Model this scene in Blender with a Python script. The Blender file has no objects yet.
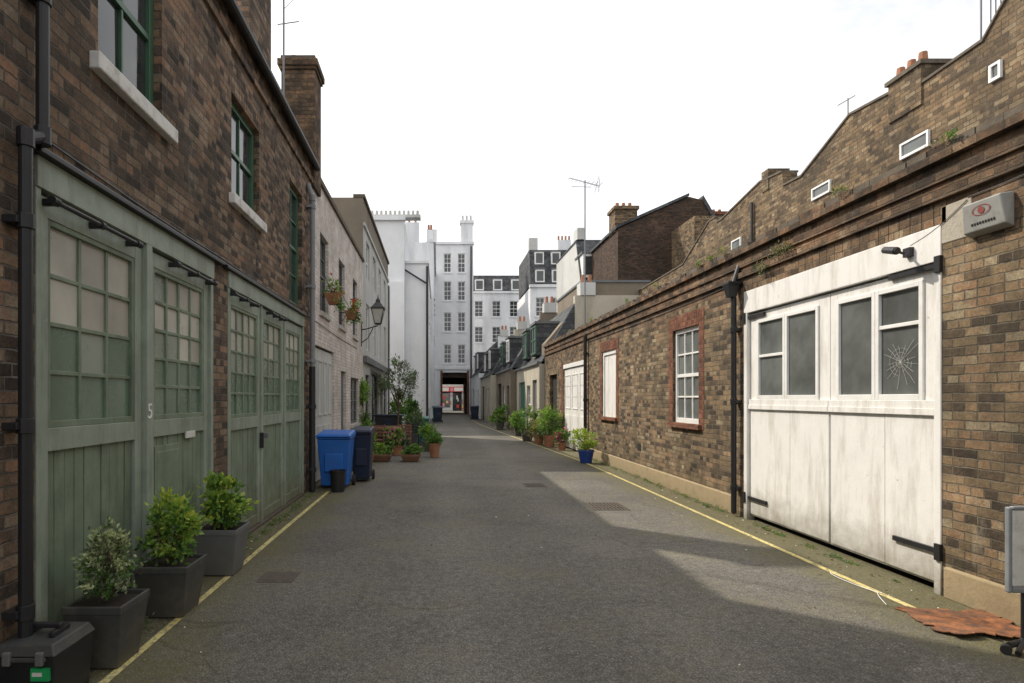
import bpy, math, random
import numpy as np
from mathutils import Vector, Matrix
random.seed(7)
scene=bpy.context.scene
R=math.radians

# ------------------------------------------------------------------ materials
def newmat(name):
    m=bpy.data.materials.new(name); m.use_nodes=True
    nt=m.node_tree; b=nt.nodes['Principled BSDF']
    return m,nt,b
def N(nt,t,**k):
    n=nt.nodes.new(t)
    for a,v in k.items(): setattr(n,a,v)
    return n
def L(nt,a,b): nt.links.new(a,b)
def mth(nt,op,a,b=None,clamp=False):
    n=N(nt,'ShaderNodeMath',operation=op); n.use_clamp=clamp
    for i,v in enumerate((a,b)):
        if v is None: continue
        if isinstance(v,(int,float)): n.inputs[i].default_value=v
        else: L(nt,v,n.inputs[i])
    return n.outputs[0]
def mixc(nt,f,a,b,bt='MIX'):
    n=N(nt,'ShaderNodeMix',data_type='RGBA',blend_type=bt)
    for i,v in ((0,f),(6,a),(7,b)):
        if isinstance(v,(int,float)): n.inputs[i].default_value=v
        elif isinstance(v,(tuple,list)): n.inputs[i].default_value=(*v[:3],1)
        else: L(nt,v,n.inputs[i])
    return n.outputs[2]
def noise(nt,vec,scale,detail=4,rough=.6):
    n=N(nt,'ShaderNodeTexNoise'); n.inputs['Scale'].default_value=scale
    n.inputs['Detail'].default_value=detail; n.inputs['Roughness'].default_value=rough
    L(nt,vec,n.inputs['Vector']); return n.outputs['Fac']
def ramp(nt,f,stops,interp='LINEAR'):
    n=N(nt,'ShaderNodeValToRGB'); cr=n.color_ramp; cr.interpolation=interp
    while len(cr.elements)<len(stops): cr.elements.new(.5)
    for e,(p,c) in zip(cr.elements,stops):
        e.position=p; e.color=(c,c,c,1) if isinstance(c,(int,float)) else (*c,1)
    L(nt,f,n.inputs[0]); return n.outputs[0]
def pos(nt): return N(nt,'ShaderNodeNewGeometry').outputs['Position']
def bump(nt,b,h,s,d=.01):
    n=N(nt,'ShaderNodeBump'); n.inputs['Strength'].default_value=s; n.inputs['Distance'].default_value=d
    L(nt,h,n.inputs['Height']); L(nt,n.outputs[0],b.inputs['Normal'])

def pmat(name,col,var=.25,scale=6,rough=.7,bmp=.15,metal=0,dirt=None,dirtamt=.5,dscale=3,streak=False,spec=.4,base_dirt=0,lo=.48,chips=None):
    m,nt,b=newmat(name); p=pos(nt)
    n1=noise(nt,p,scale,5,.65)
    k=ramp(nt,n1,[(.25,1-var),(.75,1+var*.6)])
    c=mixc(nt,1.0,col,k,'MULTIPLY')
    if dirt:
        q=p
        if streak:
            mp=N(nt,'ShaderNodeMapping'); mp.inputs['Scale'].default_value=(1,1,.18); L(nt,p,mp.inputs[0]); q=mp.outputs[0]
        dn=noise(nt,q,dscale,6,.7)
        df=ramp(nt,dn,[(lo,0.0),(lo+.24,dirtamt)])
        c=mixc(nt,df,c,dirt)
    if chips:
        cf=ramp(nt,noise(nt,p,14,7,.8),[(.645,0.0),(.668,.85)]); c=mixc(nt,cf,c,chips)
    if base_dirt:
        s=N(nt,'ShaderNodeSeparateXYZ'); L(nt,p,s.inputs[0])
        g=ramp(nt,mth(nt,'ADD',s.outputs[2],mth(nt,'MULTIPLY',noise(nt,p,5,6,.75),.7)),[(.25,base_dirt),(.85,0.0)])
        c=mixc(nt,g,c,(.15,.13,.08))
    L(nt,c,b.inputs['Base Color'])
    b.inputs['Roughness'].default_value=rough; b.inputs['Metallic'].default_value=metal
    b.inputs['Specular IOR Level'].default_value=spec
    if bmp: bump(nt,b,noise(nt,p,scale*8,4),bmp)
    return m

def brickmat(name,stops,mortar,soot=.45,bw=.225,bh=.074,ms=.0075,grime=(.05,.045,.035),mb=.9,sootscale=.6,vdark=True,stain=None,bond=True,topred=False,contrast=.75):
    m,nt,b=newmat(name); p=pos(nt)
    s=N(nt,'ShaderNodeSeparateXYZ'); L(nt,p,s.inputs[0])
    a=mth(nt,'ADD',s.outputs[0],s.outputs[1])
    cb=N(nt,'ShaderNodeCombineXYZ'); L(nt,a,cb.inputs[0]); L(nt,s.outputs[2],cb.inputs[1])
    nd=N(nt,'ShaderNodeTexNoise'); nd.inputs['Scale'].default_value=8; nd.inputs['Detail'].default_value=6; nd.inputs['Roughness'].default_value=.75; L(nt,p,nd.inputs['Vector'])
    vm=N(nt,'ShaderNodeVectorMath',operation='MULTIPLY_ADD'); L(nt,nd.outputs['Color'],vm.inputs[0]); vm.inputs[1].default_value=(.034,.024,0); L(nt,cb.outputs[0],vm.inputs[2])
    br=N(nt,'ShaderNodeTexBrick'); L(nt,vm.outputs[0],br.inputs['Vector'])
    if bond: br.squash=.5; br.squash_frequency=3
    br.inputs['Scale'].default_value=1; br.inputs['Brick Width'].default_value=bw; br.inputs['Row Height'].default_value=bh
    br.inputs['Mortar Size'].default_value=ms; br.inputs['Mortar Smooth'].default_value=.5
    br.inputs['Color1'].default_value=(0,0,0,1); br.inputs['Color2'].default_value=(1,1,1,1); br.inputs['Mortar'].default_value=(.5,.5,.5,1)
    nb=noise(nt,p,.9,3,.6)
    v=mth(nt,'ADD',mth(nt,'MULTIPLY',br.outputs['Color'],contrast),mth(nt,'MULTIPLY',mth(nt,'SUBTRACT',nb,.32),.7))
    v=mth(nt,'ADD',v,mth(nt,'MULTIPLY',mth(nt,'SUBTRACT',noise(nt,p,14,5,.75),.5),.6))
    c=ramp(nt,v,stops)
    if topred:
        nr=mth(nt,'MULTIPLY',mth(nt,'SUBTRACT',mth(nt,'ADD',s.outputs[2],mth(nt,'MULTIPLY',noise(nt,p,1.2,4),.9)),3.35),2.2,clamp=True)
        nr=mth(nt,'MULTIPLY',nr,.6)
        c=mixc(nt,nr,c,mixc(nt,br.outputs['Color'],(.10,.048,.033),(.38,.19,.10)))
    fine=ramp(nt,noise(nt,p,45,5,.75),[(.25,.55),(.75,1.3)])
    c=mixc(nt,1.0,c,fine,'MULTIPLY')
    mn=ramp(nt,noise(nt,p,5,5,.75),[(.3,.3),(.7,1.25)])
    mc=mixc(nt,1.0,mortar,mn,'MULTIPLY')
    mf=mth(nt,'MULTIPLY',br.outputs['Fac'],.9)
    c=mixc(nt,mf,c,mc)
    bt=ramp(nt,noise(nt,p,1.9,7,.75),[(.3,.62),(.7,1.25)]); c=mixc(nt,1.0,c,bt,'MULTIPLY')
    sf=ramp(nt,noise(nt,p,sootscale,8,.78),[(.38,0.0),(.64,soot)])
    c=mixc(nt,sf,c,grime)
    if topred:   # soot gathers under the coping
        tz=mth(nt,'MULTIPLY',mth(nt,'SUBTRACT',s.outputs[2],3.0),1.5,clamp=True)
        ts=mth(nt,'MULTIPLY',tz,ramp(nt,noise(nt,p,2.4,8,.8),[(.42,0.0),(.60,.85)]))
        c=mixc(nt,ts,c,(.04,.036,.03))
    if stain:
        mp=N(nt,'ShaderNodeMapping'); mp.inputs['Scale'].default_value=(1,1,.3); L(nt,p,mp.inputs[0])
        st=ramp(nt,noise(nt,mp.outputs[0],2.3,8,.78),[(.57,0.0),(.75,.55)])
        c=mixc(nt,st,c,stain)
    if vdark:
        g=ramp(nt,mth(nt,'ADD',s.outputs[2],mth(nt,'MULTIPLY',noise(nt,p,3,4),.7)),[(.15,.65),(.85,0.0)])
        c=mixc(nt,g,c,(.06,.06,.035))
    L(nt,c,b.inputs['Base Color']); b.inputs['Roughness'].default_value=.92; b.inputs['Specular IOR Level'].default_value=.2
    h=mth(nt,'SUBTRACT',mth(nt,'ADD',mth(nt,'MULTIPLY',noise(nt,p,38,5,.75),.8),mth(nt,'MULTIPLY',br.outputs['Color'],.3)),br.outputs['Fac'])
    bump(nt,b,h,mb,.016)
    return m

brick_l=brickmat('brick_soot',[(.0,(.04,.032,.028)),(.28,(.10,.072,.056)),(.5,(.20,.135,.096)),(.7,(.30,.19,.12)),(.86,(.35,.27,.19)),(1,(.38,.22,.14))],(.21,.19,.165),soot=.6,stain=(.34,.31,.27),contrast=.9)
brick_r=brickmat('brick_stock',[(.0,(.035,.027,.021)),(.2,(.10,.072,.05)),(.42,(.215,.15,.09)),(.65,(.33,.24,.14)),(.85,(.36,.22,.125)),(1,(.45,.37,.24))],(.23,.20,.155),soot=.7,sootscale=1.1,stain=(.42,.37,.29),topred=True,contrast=.9)
brick_b=brickmat('brick_rear',[(.0,(.06,.042,.03)),(.3,(.145,.10,.062)),(.6,(.26,.18,.105)),(.85,(.31,.20,.11)),(1,(.38,.29,.18))],(.19,.16,.12),soot=.7,sootscale=.5,vdark=False,stain=(.34,.28,.2),contrast=.9)
brick_d=brickmat('brick_dark_shaded',[(.0,(.03,.022,.018)),(.5,(.09,.055,.04)),(1,(.15,.09,.06))],(.08,.07,.06),soot=.5,vdark=False)  # dark brick, with shade of the gable face and arch passage mixed in
brick_red=brickmat('brick_red',[(.0,(.13,.045,.027)),(.5,(.27,.095,.055)),(1,(.35,.155,.085))],(.22,.17,.13),soot=.45,vdark=False,bw=.115,bond=False)
brick_w=brickmat('brick_painted',[(.0,(.60,.53,.49)),(.5,(.72,.65,.60)),(1,(.78,.73,.69))],(.52,.47,.43),soot=.25,grime=(.3,.27,.22),mb=.35)
slate=brickmat('slate_tiles',[(.0,(.05,.055,.06)),(.5,(.10,.105,.115)),(1,(.16,.165,.17))],(.03,.03,.03),soot=.3,bw=.3,bh=.2,ms=.006,vdark=False,bond=False)

sage=pmat('sage_paint',(.27,.315,.255),.22,5,.5,.15,dirt=(.14,.155,.115),dirtamt=.75,dscale=5,streak=True,base_dirt=.75,chips=(.36,.38,.32))
sage_d=pmat('green_boards',(.18,.23,.16),.3,5,.55,.2,dirt=(.06,.077,.045),dirtamt=.8,dscale=4,streak=True,base_dirt=.8,chips=(.26,.29,.22))
green=pmat('green_sash',(.05,.12,.07),.2,8,.4,.05)
white_p=pmat('white_paint',(.78,.77,.745),.07,4,.5,.15,dirt=(.40,.36,.29),dirtamt=.6,dscale=7,streak=True,base_dirt=.9,lo=.48,chips=(.36,.32,.26))
white_f=pmat('white_frame',(.78,.78,.76),.08,5,.45,.05,dirt=(.4,.36,.3),dirtamt=.35)
stone=pmat('stone_sill',(.52,.50,.46),.2,7,.8,.3,dirt=(.2,.18,.15),dirtamt=.7)
sillw=pmat('painted_sill',(.66,.65,.62),.15,7,.7,.3,dirt=(.25,.22,.18),dirtamt=.75,dscale=6)
black=pmat('black_iron',(.018,.018,.02),.3,12,.45,.1,spec=.45)
greyp=pmat('grey_pipe',(.22,.23,.24),.2,8,.5,.1)
render_w=pmat('white_render',(.75,.76,.775),.1,.7,.8,.1,dirt=(.42,.43,.44),dirtamt=.65,dscale=.6,streak=True)
render_g=pmat('pale_render',(.50,.50,.48),.15,.8,.8,.15,dirt=(.28,.27,.25),dirtamt=.6,dscale=.7,streak=True)
render_b=pmat('brown_render',(.20,.165,.125),.2,1.5,.85,.2,dirt=(.10,.08,.06),dirtamt=.6,dscale=1)
render_c=pmat('cream_render',(.46,.42,.34),.15,1.5,.85,.2,dirt=(.2,.18,.14),dirtamt=.6,dscale=1.2,streak=True,base_dirt=.6)
plinth_m=pmat('plinth_render',(.42,.32,.19),.3,3,.9,.6,dirt=(.14,.13,.07),dirtamt=.8,dscale=3,base_dirt=.5)
lead=pmat('lead',(.13,.135,.14),.2,4,.6,.1)
coping_m=pmat('coping',(.13,.105,.08),.4,6,.9,.6,dirt=(.05,.045,.03),dirtamt=.8,dscale=4)
terr=pmat('terracotta',(.36,.16,.085),.2,8,.8,.15,dirt=(.16,.10,.07),dirtamt=.6,dscale=5)
potgrey=pmat('pot_plastic',(.045,.048,.05),.2,5,.5,.08,dirt=(.14,.125,.10),dirtamt=.5,dscale=8,base_dirt=.4)
potlight=pmat('pot_zinc',(.13,.135,.14),.2,5,.5,.08,dirt=(.2,.18,.15),dirtamt=.4,dscale=8,base_dirt=.4)
soil=pmat('soil',(.035,.025,.018),.4,30,.95,.6)
blue=pmat('blue_plastic',(.02,.13,.48),.12,5,.4,.05,dirt=(.05,.1,.22),dirtamt=.4,dscale=6)
navy=pmat('navy_plastic',(.012,.02,.045),.2,5,.45,.05)
dkgreen=pmat('green_plastic',(.02,.12,.09),.15,5,.45,.05)
blueglaze=pmat('blue_glaze',(.02,.06,.28),.2,8,.15,.05,spec=.6)
rubber=pmat('rubber',(.02,.02,.02),.2,20,.8,.1)
wood=pmat('wood',(.20,.10,.06),.3,10,.7,.2)
rust=pmat('rust',(.36,.145,.06),.6,9,.75,.8,metal=.15,dirt=(.075,.05,.04),dirtamt=.95,dscale=11,lo=.40,chips=(.42,.26,.15))
ironm=pmat('cast_iron',(.10,.08,.06),.4,15,.65,.4,metal=.2)
redp=pmat('red_paint',(.45,.05,.04),.1,5,.4,.05)
pinkp=pmat('pink_paint',(.60,.22,.30),.1,5,.4,.05)
yellp=pmat('yellow_paint',(.62,.46,.14),.1,5,.4,.05)
casing_m=pmat('grey_casing',(.30,.30,.285),.1,9,.5,.05,dirt=(.17,.155,.12),dirtamt=.6,dscale=12)
markred=pmat('faded_red',(.28,.07,.06),.2,30,.5,.0)
signw=pmat('sign_white',(.62,.62,.58),.1,9,.5,.05,dirt=(.25,.22,.17),dirtamt=.5,dscale=12)
labelg=pmat('label_green',(.02,.32,.10),.1,9,.4,0)
bark=pmat('bark',(.10,.075,.05),.3,20,.9,.4)
dark=pmat('dark_inside',(.015,.014,.013),.3,2,.9,0)
alu=pmat('aluminium',(.20,.20,.21),.1,9,.5,.0,metal=.5)
flower=pmat('red_petals',(.45,.04,.03),.2,20,.6,0)
pinkfl=pmat('pink_petals',(.60,.15,.25),.2,20,.6,0)
cable_m=pmat('white_cable',(.7,.7,.68),.05,5,.5,0)
patch_m=pmat('mortar_repair',(.44,.40,.33),.25,6,.95,.6,dirt=(.17,.14,.10),dirtamt=.7,dscale=6)

def glassm(name,col,rough,spec=.6,v=.25):
    m,nt,b=newmat(name); p=pos(nt)
    k=ramp(nt,noise(nt,p,1.3,4,.6),[(.3,1-v),(.7,1+v)])
    L(nt,mixc(nt,1.0,col,k,'MULTIPLY'),b.inputs['Base Color'])
    rr=ramp(nt,noise(nt,p,7,5,.7),[(.3,max(rough-.03,.01)),(.7,rough+.1)])
    L(nt,rr,b.inputs['Roughness']); b.inputs['Specular IOR Level'].default_value=spec
    bump(nt,b,noise(nt,p,3,2),.04,.02)
    return m
glass=glassm('window_glass',(.035,.04,.042),.03,.7,.5)
glass_grey=glassm('dusty_glass',(.115,.125,.12),.06,.7,.5)
frost=glassm('obscured_glass_pale',(.46,.44,.38),.28,.5)
frost_b=glassm('obscured_glass_warm',(.36,.34,.29),.3,.5)
frost2=glassm('obscured_glass_mid',(.25,.28,.235),.25,.5)
frost3=glassm('obscured_glass_green',(.12,.175,.13),.22,.5)
lampglass=glassm('lantern_glass',(.5,.5,.45),.1,.6)

def leafm(name,c):
    m,nt,b=newmat(name); p=pos(nt)
    k=ramp(nt,noise(nt,p,25,3),[(.3,.6),(.7,1.4)])
    L(nt,mixc(nt,1.0,c,k,'MULTIPLY'),b.inputs['Base Color']); b.inputs['Roughness'].default_value=.5
    b.inputs['Specular IOR Level'].default_value=.35
    tr=N(nt,'ShaderNodeBsdfTranslucent'); tr.inputs[0].default_value=(c[0]*1.4,c[1]*1.5,c[2],1)
    mx=N(nt,'ShaderNodeMixShader'); mx.inputs[0].default_value=.3
    out=[n for n in nt.nodes if n.type=='OUTPUT_MATERIAL'][0]
    L(nt,b.outputs[0],mx.inputs[1]); L(nt,tr.outputs[0],mx.inputs[2]); L(nt,mx.outputs[0],out.inputs[0])
    return m
lf_d=leafm('leaf_dark',(.035,.075,.02)); lf_m=leafm('leaf_mid',(.09,.18,.035)); lf_l=leafm('leaf_light',(.22,.34,.06))
lf_y=leafm('leaf_yellowgreen',(.40,.46,.08)); lf_v=leafm('leaf_variegated',(.44,.48,.27)); lf_o=leafm('leaf_olive',(.13,.16,.09)); lf_gy=leafm('leaf_dry',(.28,.22,.09))
lf_b=leafm('leaf_brown',(.16,.09,.04))

# asphalt
def asphalt():
    m,nt,b=newmat('asphalt'); p=pos(nt)
    s=N(nt,'ShaderNodeSeparateXYZ'); L(nt,p,s.inputs[0])
    base=ramp(nt,noise(nt,p,.5,7,.7),[(.3,(.142,.132,.116)),(.55,(.205,.192,.168)),(.72,(.262,.245,.214))])
    vp=N(nt,'ShaderNodeTexVoronoi',distance='CHEBYCHEV'); vp.inputs['Scale'].default_value=.42; vp.inputs['Randomness'].default_value=.85; L(nt,p,vp.inputs['Vector'])
    vs=N(nt,'ShaderNodeSeparateColor'); L(nt,vp.outputs['Color'],vs.inputs[0])
    c=mixc(nt,1.0,base,ramp(nt,vs.outputs[0],[(0,.91),(1,1.07)]),'MULTIPLY')
    lane=mth(nt,'ABSOLUTE',mth(nt,'SUBTRACT',mth(nt,'ABSOLUTE',mth(nt,'SUBTRACT',s.outputs[0],.95)),.8))
    c=mixc(nt,1.0,c,ramp(nt,mth(nt,'ADD',lane,mth(nt,'MULTIPLY',noise(nt,p,1.2,4),.3)),[(.1,1.12),(.7,.94)]),'MULTIPLY')
    sp=N(nt,'ShaderNodeTexVoronoi'); sp.inputs['Scale'].default_value=70; L(nt,p,sp.inputs['Vector'])
    spk=ramp(nt,sp.outputs['Distance'],[(.1,1.6),(.5,.6)])
    c=mixc(nt,.85,c,spk,'MULTIPLY')
    fn=ramp(nt,noise(nt,p,16,7,.82),[(.3,.60),(.7,1.38)]); c=mixc(nt,1.0,c,fn,'MULTIPLY')
    vv=N(nt,'ShaderNodeTexVoronoi'); vv.inputs['Scale'].default_value=17; vv.inputs['Randomness'].default_value=1; L(nt,p,vv.inputs['Vector'])
    pk=ramp(nt,vv.outputs['Distance'],[(.06,.85),(.13,0.0)])
    pm=mth(nt,'MULTIPLY',pk,ramp(nt,noise(nt,p,1.1,3),[(.44,0.0),(.6,.9)]))
    c=mixc(nt,pm,c,(.50,.47,.40))
    e=mth(nt,'ABSOLUTE',mth(nt,'SUBTRACT',s.outputs[0],.95))
    em=mth(nt,'MULTIPLY',mth(nt,'SUBTRACT',e,2.2),.9,clamp=True)
    nm=noise(nt,p,1.0,8,.78)
    mf=ramp(nt,mth(nt,'ADD',nm,mth(nt,'MULTIPLY',em,.48)),[(.50,0.0),(.78,.85)])
    mf=mth(nt,'MULTIPLY',mf,ramp(nt,noise(nt,p,30,4,.8),[(.35,.35),(.6,1)]))
    c=mixc(nt,mf,c,(.125,.112,.04))
    ds=ramp(nt,noise(nt,p,2.6,7,.8),[(.54,0.0),(.72,.6)]); c=mixc(nt,ds,c,(.10,.09,.073))
    lp=ramp(nt,noise(nt,p,3.7,7,.8),[(.58,0.0),(.75,.45)]); c=mixc(nt,lp,c,(.31,.29,.245))
    vc=N(nt,'ShaderNodeTexVoronoi',feature='DISTANCE_TO_EDGE'); vc.inputs['Scale'].default_value=.33
    wn=N(nt,'ShaderNodeTexNoise'); wn.inputs['Scale'].default_value=1.6; wn.inputs['Detail'].default_value=6; L(nt,p,wn.inputs['Vector'])
    vw=N(nt,'ShaderNodeVectorMath',operation='MULTIPLY_ADD'); L(nt,wn.outputs['Color'],vw.inputs[0]); vw.inputs[1].default_value=(.9,.9,0); L(nt,p,vw.inputs[2]); L(nt,vw.outputs[0],vc.inputs['Vector'])
    ck=mth(nt,'MULTIPLY',ramp(nt,vc.outputs['Distance'],[(.0,.6),(.005,0.0)]),ramp(nt,noise(nt,p,.8,3),[(.46,0.0),(.56,1.0)])); c=mixc(nt,ck,c,(.06,.055,.04))
    L(nt,c,b.inputs['Base Color']); b.inputs['Roughness'].default_value=.9; b.inputs['Specular IOR Level'].default_value=.25
    h=mth(nt,'ADD',mth(nt,'MULTIPLY',sp.outputs['Distance'],-.8),mth(nt,'ADD',noise(nt,p,60,4,.8),mth(nt,'MULTIPLY',noise(nt,p,5,4,.7),.8))); bump(nt,b,h,.7,.012)
    return m
asph=asphalt()
def linemat():
    m,nt,b=newmat('worn_yellow'); p=pos(nt)
    y=ramp(nt,noise(nt,p,4,4),[(.3,(.52,.42,.13)),(.7,(.66,.56,.24))])
    w=ramp(nt,noise(nt,p,20,7,.85),[(.47,0.0),(.59,.9)])
    L(nt,mixc(nt,w,y,(.17,.16,.125)),b.inputs['Base Color']); b.inputs['Roughness'].default_value=.85
    return m
yel=linemat()
groundm=pmat('ground_mat',(.10,.095,.08),.3,1,.9,.3)

# ------------------------------------------------------------------ mesh builder
class M:
    def __init__(s): s.v=[];s.f=[];s.m=[];s.mats=[]
    def mi(s,mat):
        if mat not in s.mats: s.mats.append(mat)
        return s.mats.index(mat)
    def face(s,pts,mat):
        i=len(s.v); s.v+= [tuple(p) for p in pts]; s.f.append(tuple(range(i,i+len(pts)))); s.m.append(s.mi(mat))
    def hexa(s,c,mat):
        i=len(s.v); s.v+=[tuple(p) for p in c]; k=s.mi(mat)
        for f in ((3,2,1,0),(4,5,6,7),(0,1,5,4),(1,2,6,5),(2,3,7,6),(3,0,4,7)):
            s.f.append(tuple(i+j for j in f)); s.m.append(k)
    def box(s,x0,x1,y0,y1,z0,z1,mat):
        s.hexa([(x0,y0,z0),(x1,y0,z0),(x1,y1,z0),(x0,y1,z0),(x0,y0,z1),(x1,y0,z1),(x1,y1,z1),(x0,y1,z1)],mat)
    def fr(s,cx,cy,z0,z1,w0,d0,w1,d1,mat,ox=0,oy=0):
        a,b,c,d=w0/2,d0/2,w1/2,d1/2
        s.hexa([(cx-a,cy-b,z0),(cx+a,cy-b,z0),(cx+a,cy+b,z0),(cx-a,cy+b,z0),(cx+ox-c,cy+oy-d,z1),(cx+ox+c,cy+oy-d,z1),(cx+ox+c,cy+oy+d,z1),(cx+ox-c,cy+oy+d,z1)],mat)
    def pbox(s,P,a0,a1,z0,z1,d0,d1,mat):
        s.hexa([P(a0,z0,d0),P(a1,z0,d0),P(a1,z0,d1),P(a0,z0,d1),P(a0,z1,d0),P(a1,z1,d0),P(a1,z1,d1),P(a0,z1,d1)],mat)
    def cyl(s,p0,p1,r0,r1,mat,n=12,caps=True):
        p0=Vector(p0);p1=Vector(p1); d=(p1-p0).normalized()
        u=d.orthogonal().normalized(); w=d.cross(u); i=len(s.v); k=s.mi(mat)
        for p,r in((p0,r0),(p1,r1)):
            for j in range(n):
                t=2*math.pi*j/n; s.v.append(tuple(p+u*math.cos(t)*r+w*math.sin(t)*r))
        for j in range(n):
            s.f.append((i+j,i+(j+1)%n,i+n+(j+1)%n,i+n+j)); s.m.append(k)
        if caps:
            s.f.append(tuple(i+j for j in reversed(range(n)))); s.m.append(k)
            s.f.append(tuple(i+n+j for j in range(n))); s.m.append(k)
    def path(s,pts,r,mat,n=8):
        for a,b in zip(pts[:-1],pts[1:]): s.cyl(a,b,r,r,mat,n)
    def poly(s,P,pts,d0,d1,mat):
        s.face([P(a,z,d0) for a,z in pts],mat); s.face([P(a,z,d1) for a,z in pts][::-1],mat)
        for (a,z),(b,w) in zip(pts,pts[1:]+pts[:1]):
            s.face([P(a,z,d0),P(b,w,d0),P(b,w,d1),P(a,z,d1)],mat)
    def obj(s,name,parent=None,bevel=0,smooth=False,seg=2):
        me=bpy.data.meshes.new(name); me.from_pydata(s.v,[],s.f)
        for m in s.mats: me.materials.append(m)
        me.polygons.foreach_set('material_index',s.m)
        if smooth: me.polygons.foreach_set('use_smooth',[True]*len(s.f))
        me.update()
        o=bpy.data.objects.new(name,me); scene.collection.objects.link(o)
        if parent: o.parent=parent
        if bevel:
            md=o.modifiers.new('bevel','BEVEL'); md.width=bevel; md.segments=seg; md.limit_method='ANGLE'
        return o
def E(name):
    o=bpy.data.objects.new(name,None); scene.collection.objects.link(o); o.empty_display_size=.2; return o
def PX(X,n): return lambda a,z,d:(X-n*d,a,z)
def PY(Y): return lambda a,z,d:(a,Y+d,z)

def wall(m,P,a0,a1,z0,z1,ops,mat,rev=.12,revmat=None):
    A=sorted({a0,a1,*[q for o in ops for q in o[:2]]}); Z=sorted({z0,z1,*[q for o in ops for q in o[2:4]]})
    A=[a for a in A if a0<=a<=a1]; Z=[z for z in Z if z0<=z<=z1]
    for i in range(len(A)-1):
        for j in range(len(Z)-1):
            ca=(A[i]+A[i+1])/2; cz=(Z[j]+Z[j+1])/2
            if any(o[0]<ca<o[1] and o[2]<cz<o[3] for o in ops): continue
            m.face([P(A[i],Z[j],0),P(A[i+1],Z[j],0),P(A[i+1],Z[j+1],0),P(A[i],Z[j+1],0)],mat)
    rm=revmat or mat
    for o in ops:
        b0,b1,y0,y1=o[:4]; r=o[4] if len(o)>4 else rev
        for q in (((b0,y0),(b0,y1)),((b1,y0),(b1,y1)),((b0,y0),(b1,y0)),((b0,y1),(b1,y1))):
            (a,z),(b,w)=q
            if z==z0 and w==z0: continue
            m.face([P(a,z,0),P(b,w,0),P(b,w,r),P(a,z,r)],rm)
def shell(m,P,a0,a1,z0,z1,depth,mat,topmat=None,back=True):
    m.face([P(a0,z0,0),P(a0,z1,0),P(a0,z1,depth),P(a0,z0,depth)],mat)
    m.face([P(a1,z0,0),P(a1,z1,0),P(a1,z1,depth),P(a1,z0,depth)],mat)
    if back: m.face([P(a0,z0,depth),P(a1,z0,depth),P(a1,z1,depth),P(a0,z1,depth)],mat)
    m.face([P(a0,z1,0),P(a1,z1,0),P(a1,z1,depth),P(a0,z1,depth)],topmat or mat)
def window(m,P,a0,a1,z0,z1,d,cols,rows,fm,gm,fw=.055,bw=.022,th=.05,meet=False,tilt=.004):
    m.pbox(P,a0,a0+fw,z0,z1,d-th/2,d+.04,fm); m.pbox(P,a1-fw,a1,z0,z1,d-th/2,d+.04,fm)
    m.pbox(P,a0+fw,a1-fw,z0,z0+fw*1.2,d-th/2,d+.04,fm); m.pbox(P,a0+fw,a1-fw,z1-fw,z1,d-th/2,d+.04,fm)
    ia,ib,ja,jb=a0+fw,a1-fw,z0+fw*1.2,z1-fw
    for i in range(1,cols):
        a=ia+(ib-ia)*i/cols; m.pbox(P,a-bw/2,a+bw/2,ja,jb,d-th/2+.012,d+.012,fm)
    for j in range(1,rows):
        z=ja+(jb-ja)*j/rows; b=bw*2 if (meet and j==rows//2) else bw
        m.pbox(P,ia,ib,z-b/2,z+b/2,d-th/2+(.006 if b>bw else .015),d+.011,fm)
    for i in range(cols):
        for j in range(rows):
            g=gm(i,j) if callable(gm) else gm
            p=[(ia+(ib-ia)*(i+u)/cols,ja+(jb-ja)*(j+w)/rows) for u,w in((0,0),(1,0),(1,1),(0,1))]
            t1=random.uniform(-tilt,tilt);t2=random.uniform(-tilt,tilt)
            m.face([P(p[0][0],p[0][1],d+.006),P(p[1][0],p[1][1],d+.006+t1),P(p[2][0],p[2][1],d+.006+t1+t2),P(p[3][0],p[3][1],d+.006+t2)],g)
def boards(m,P,a0,a1,z0,z1,d,mat,w=.1,gap=.007):
    n=max(1,round((a1-a0)/w)); s=(a1-a0)/n
    for i in range(n):
        q=random.uniform(-.004,.004)
        m.pbox(P,a0+i*s+gap/2,a0+(i+1)*s-gap/2,z0,z1,d+q,d+.02,mat)
    m.pbox(P,a0,a1,z0,z1,d+.0205,d+.035,dark)

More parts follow.
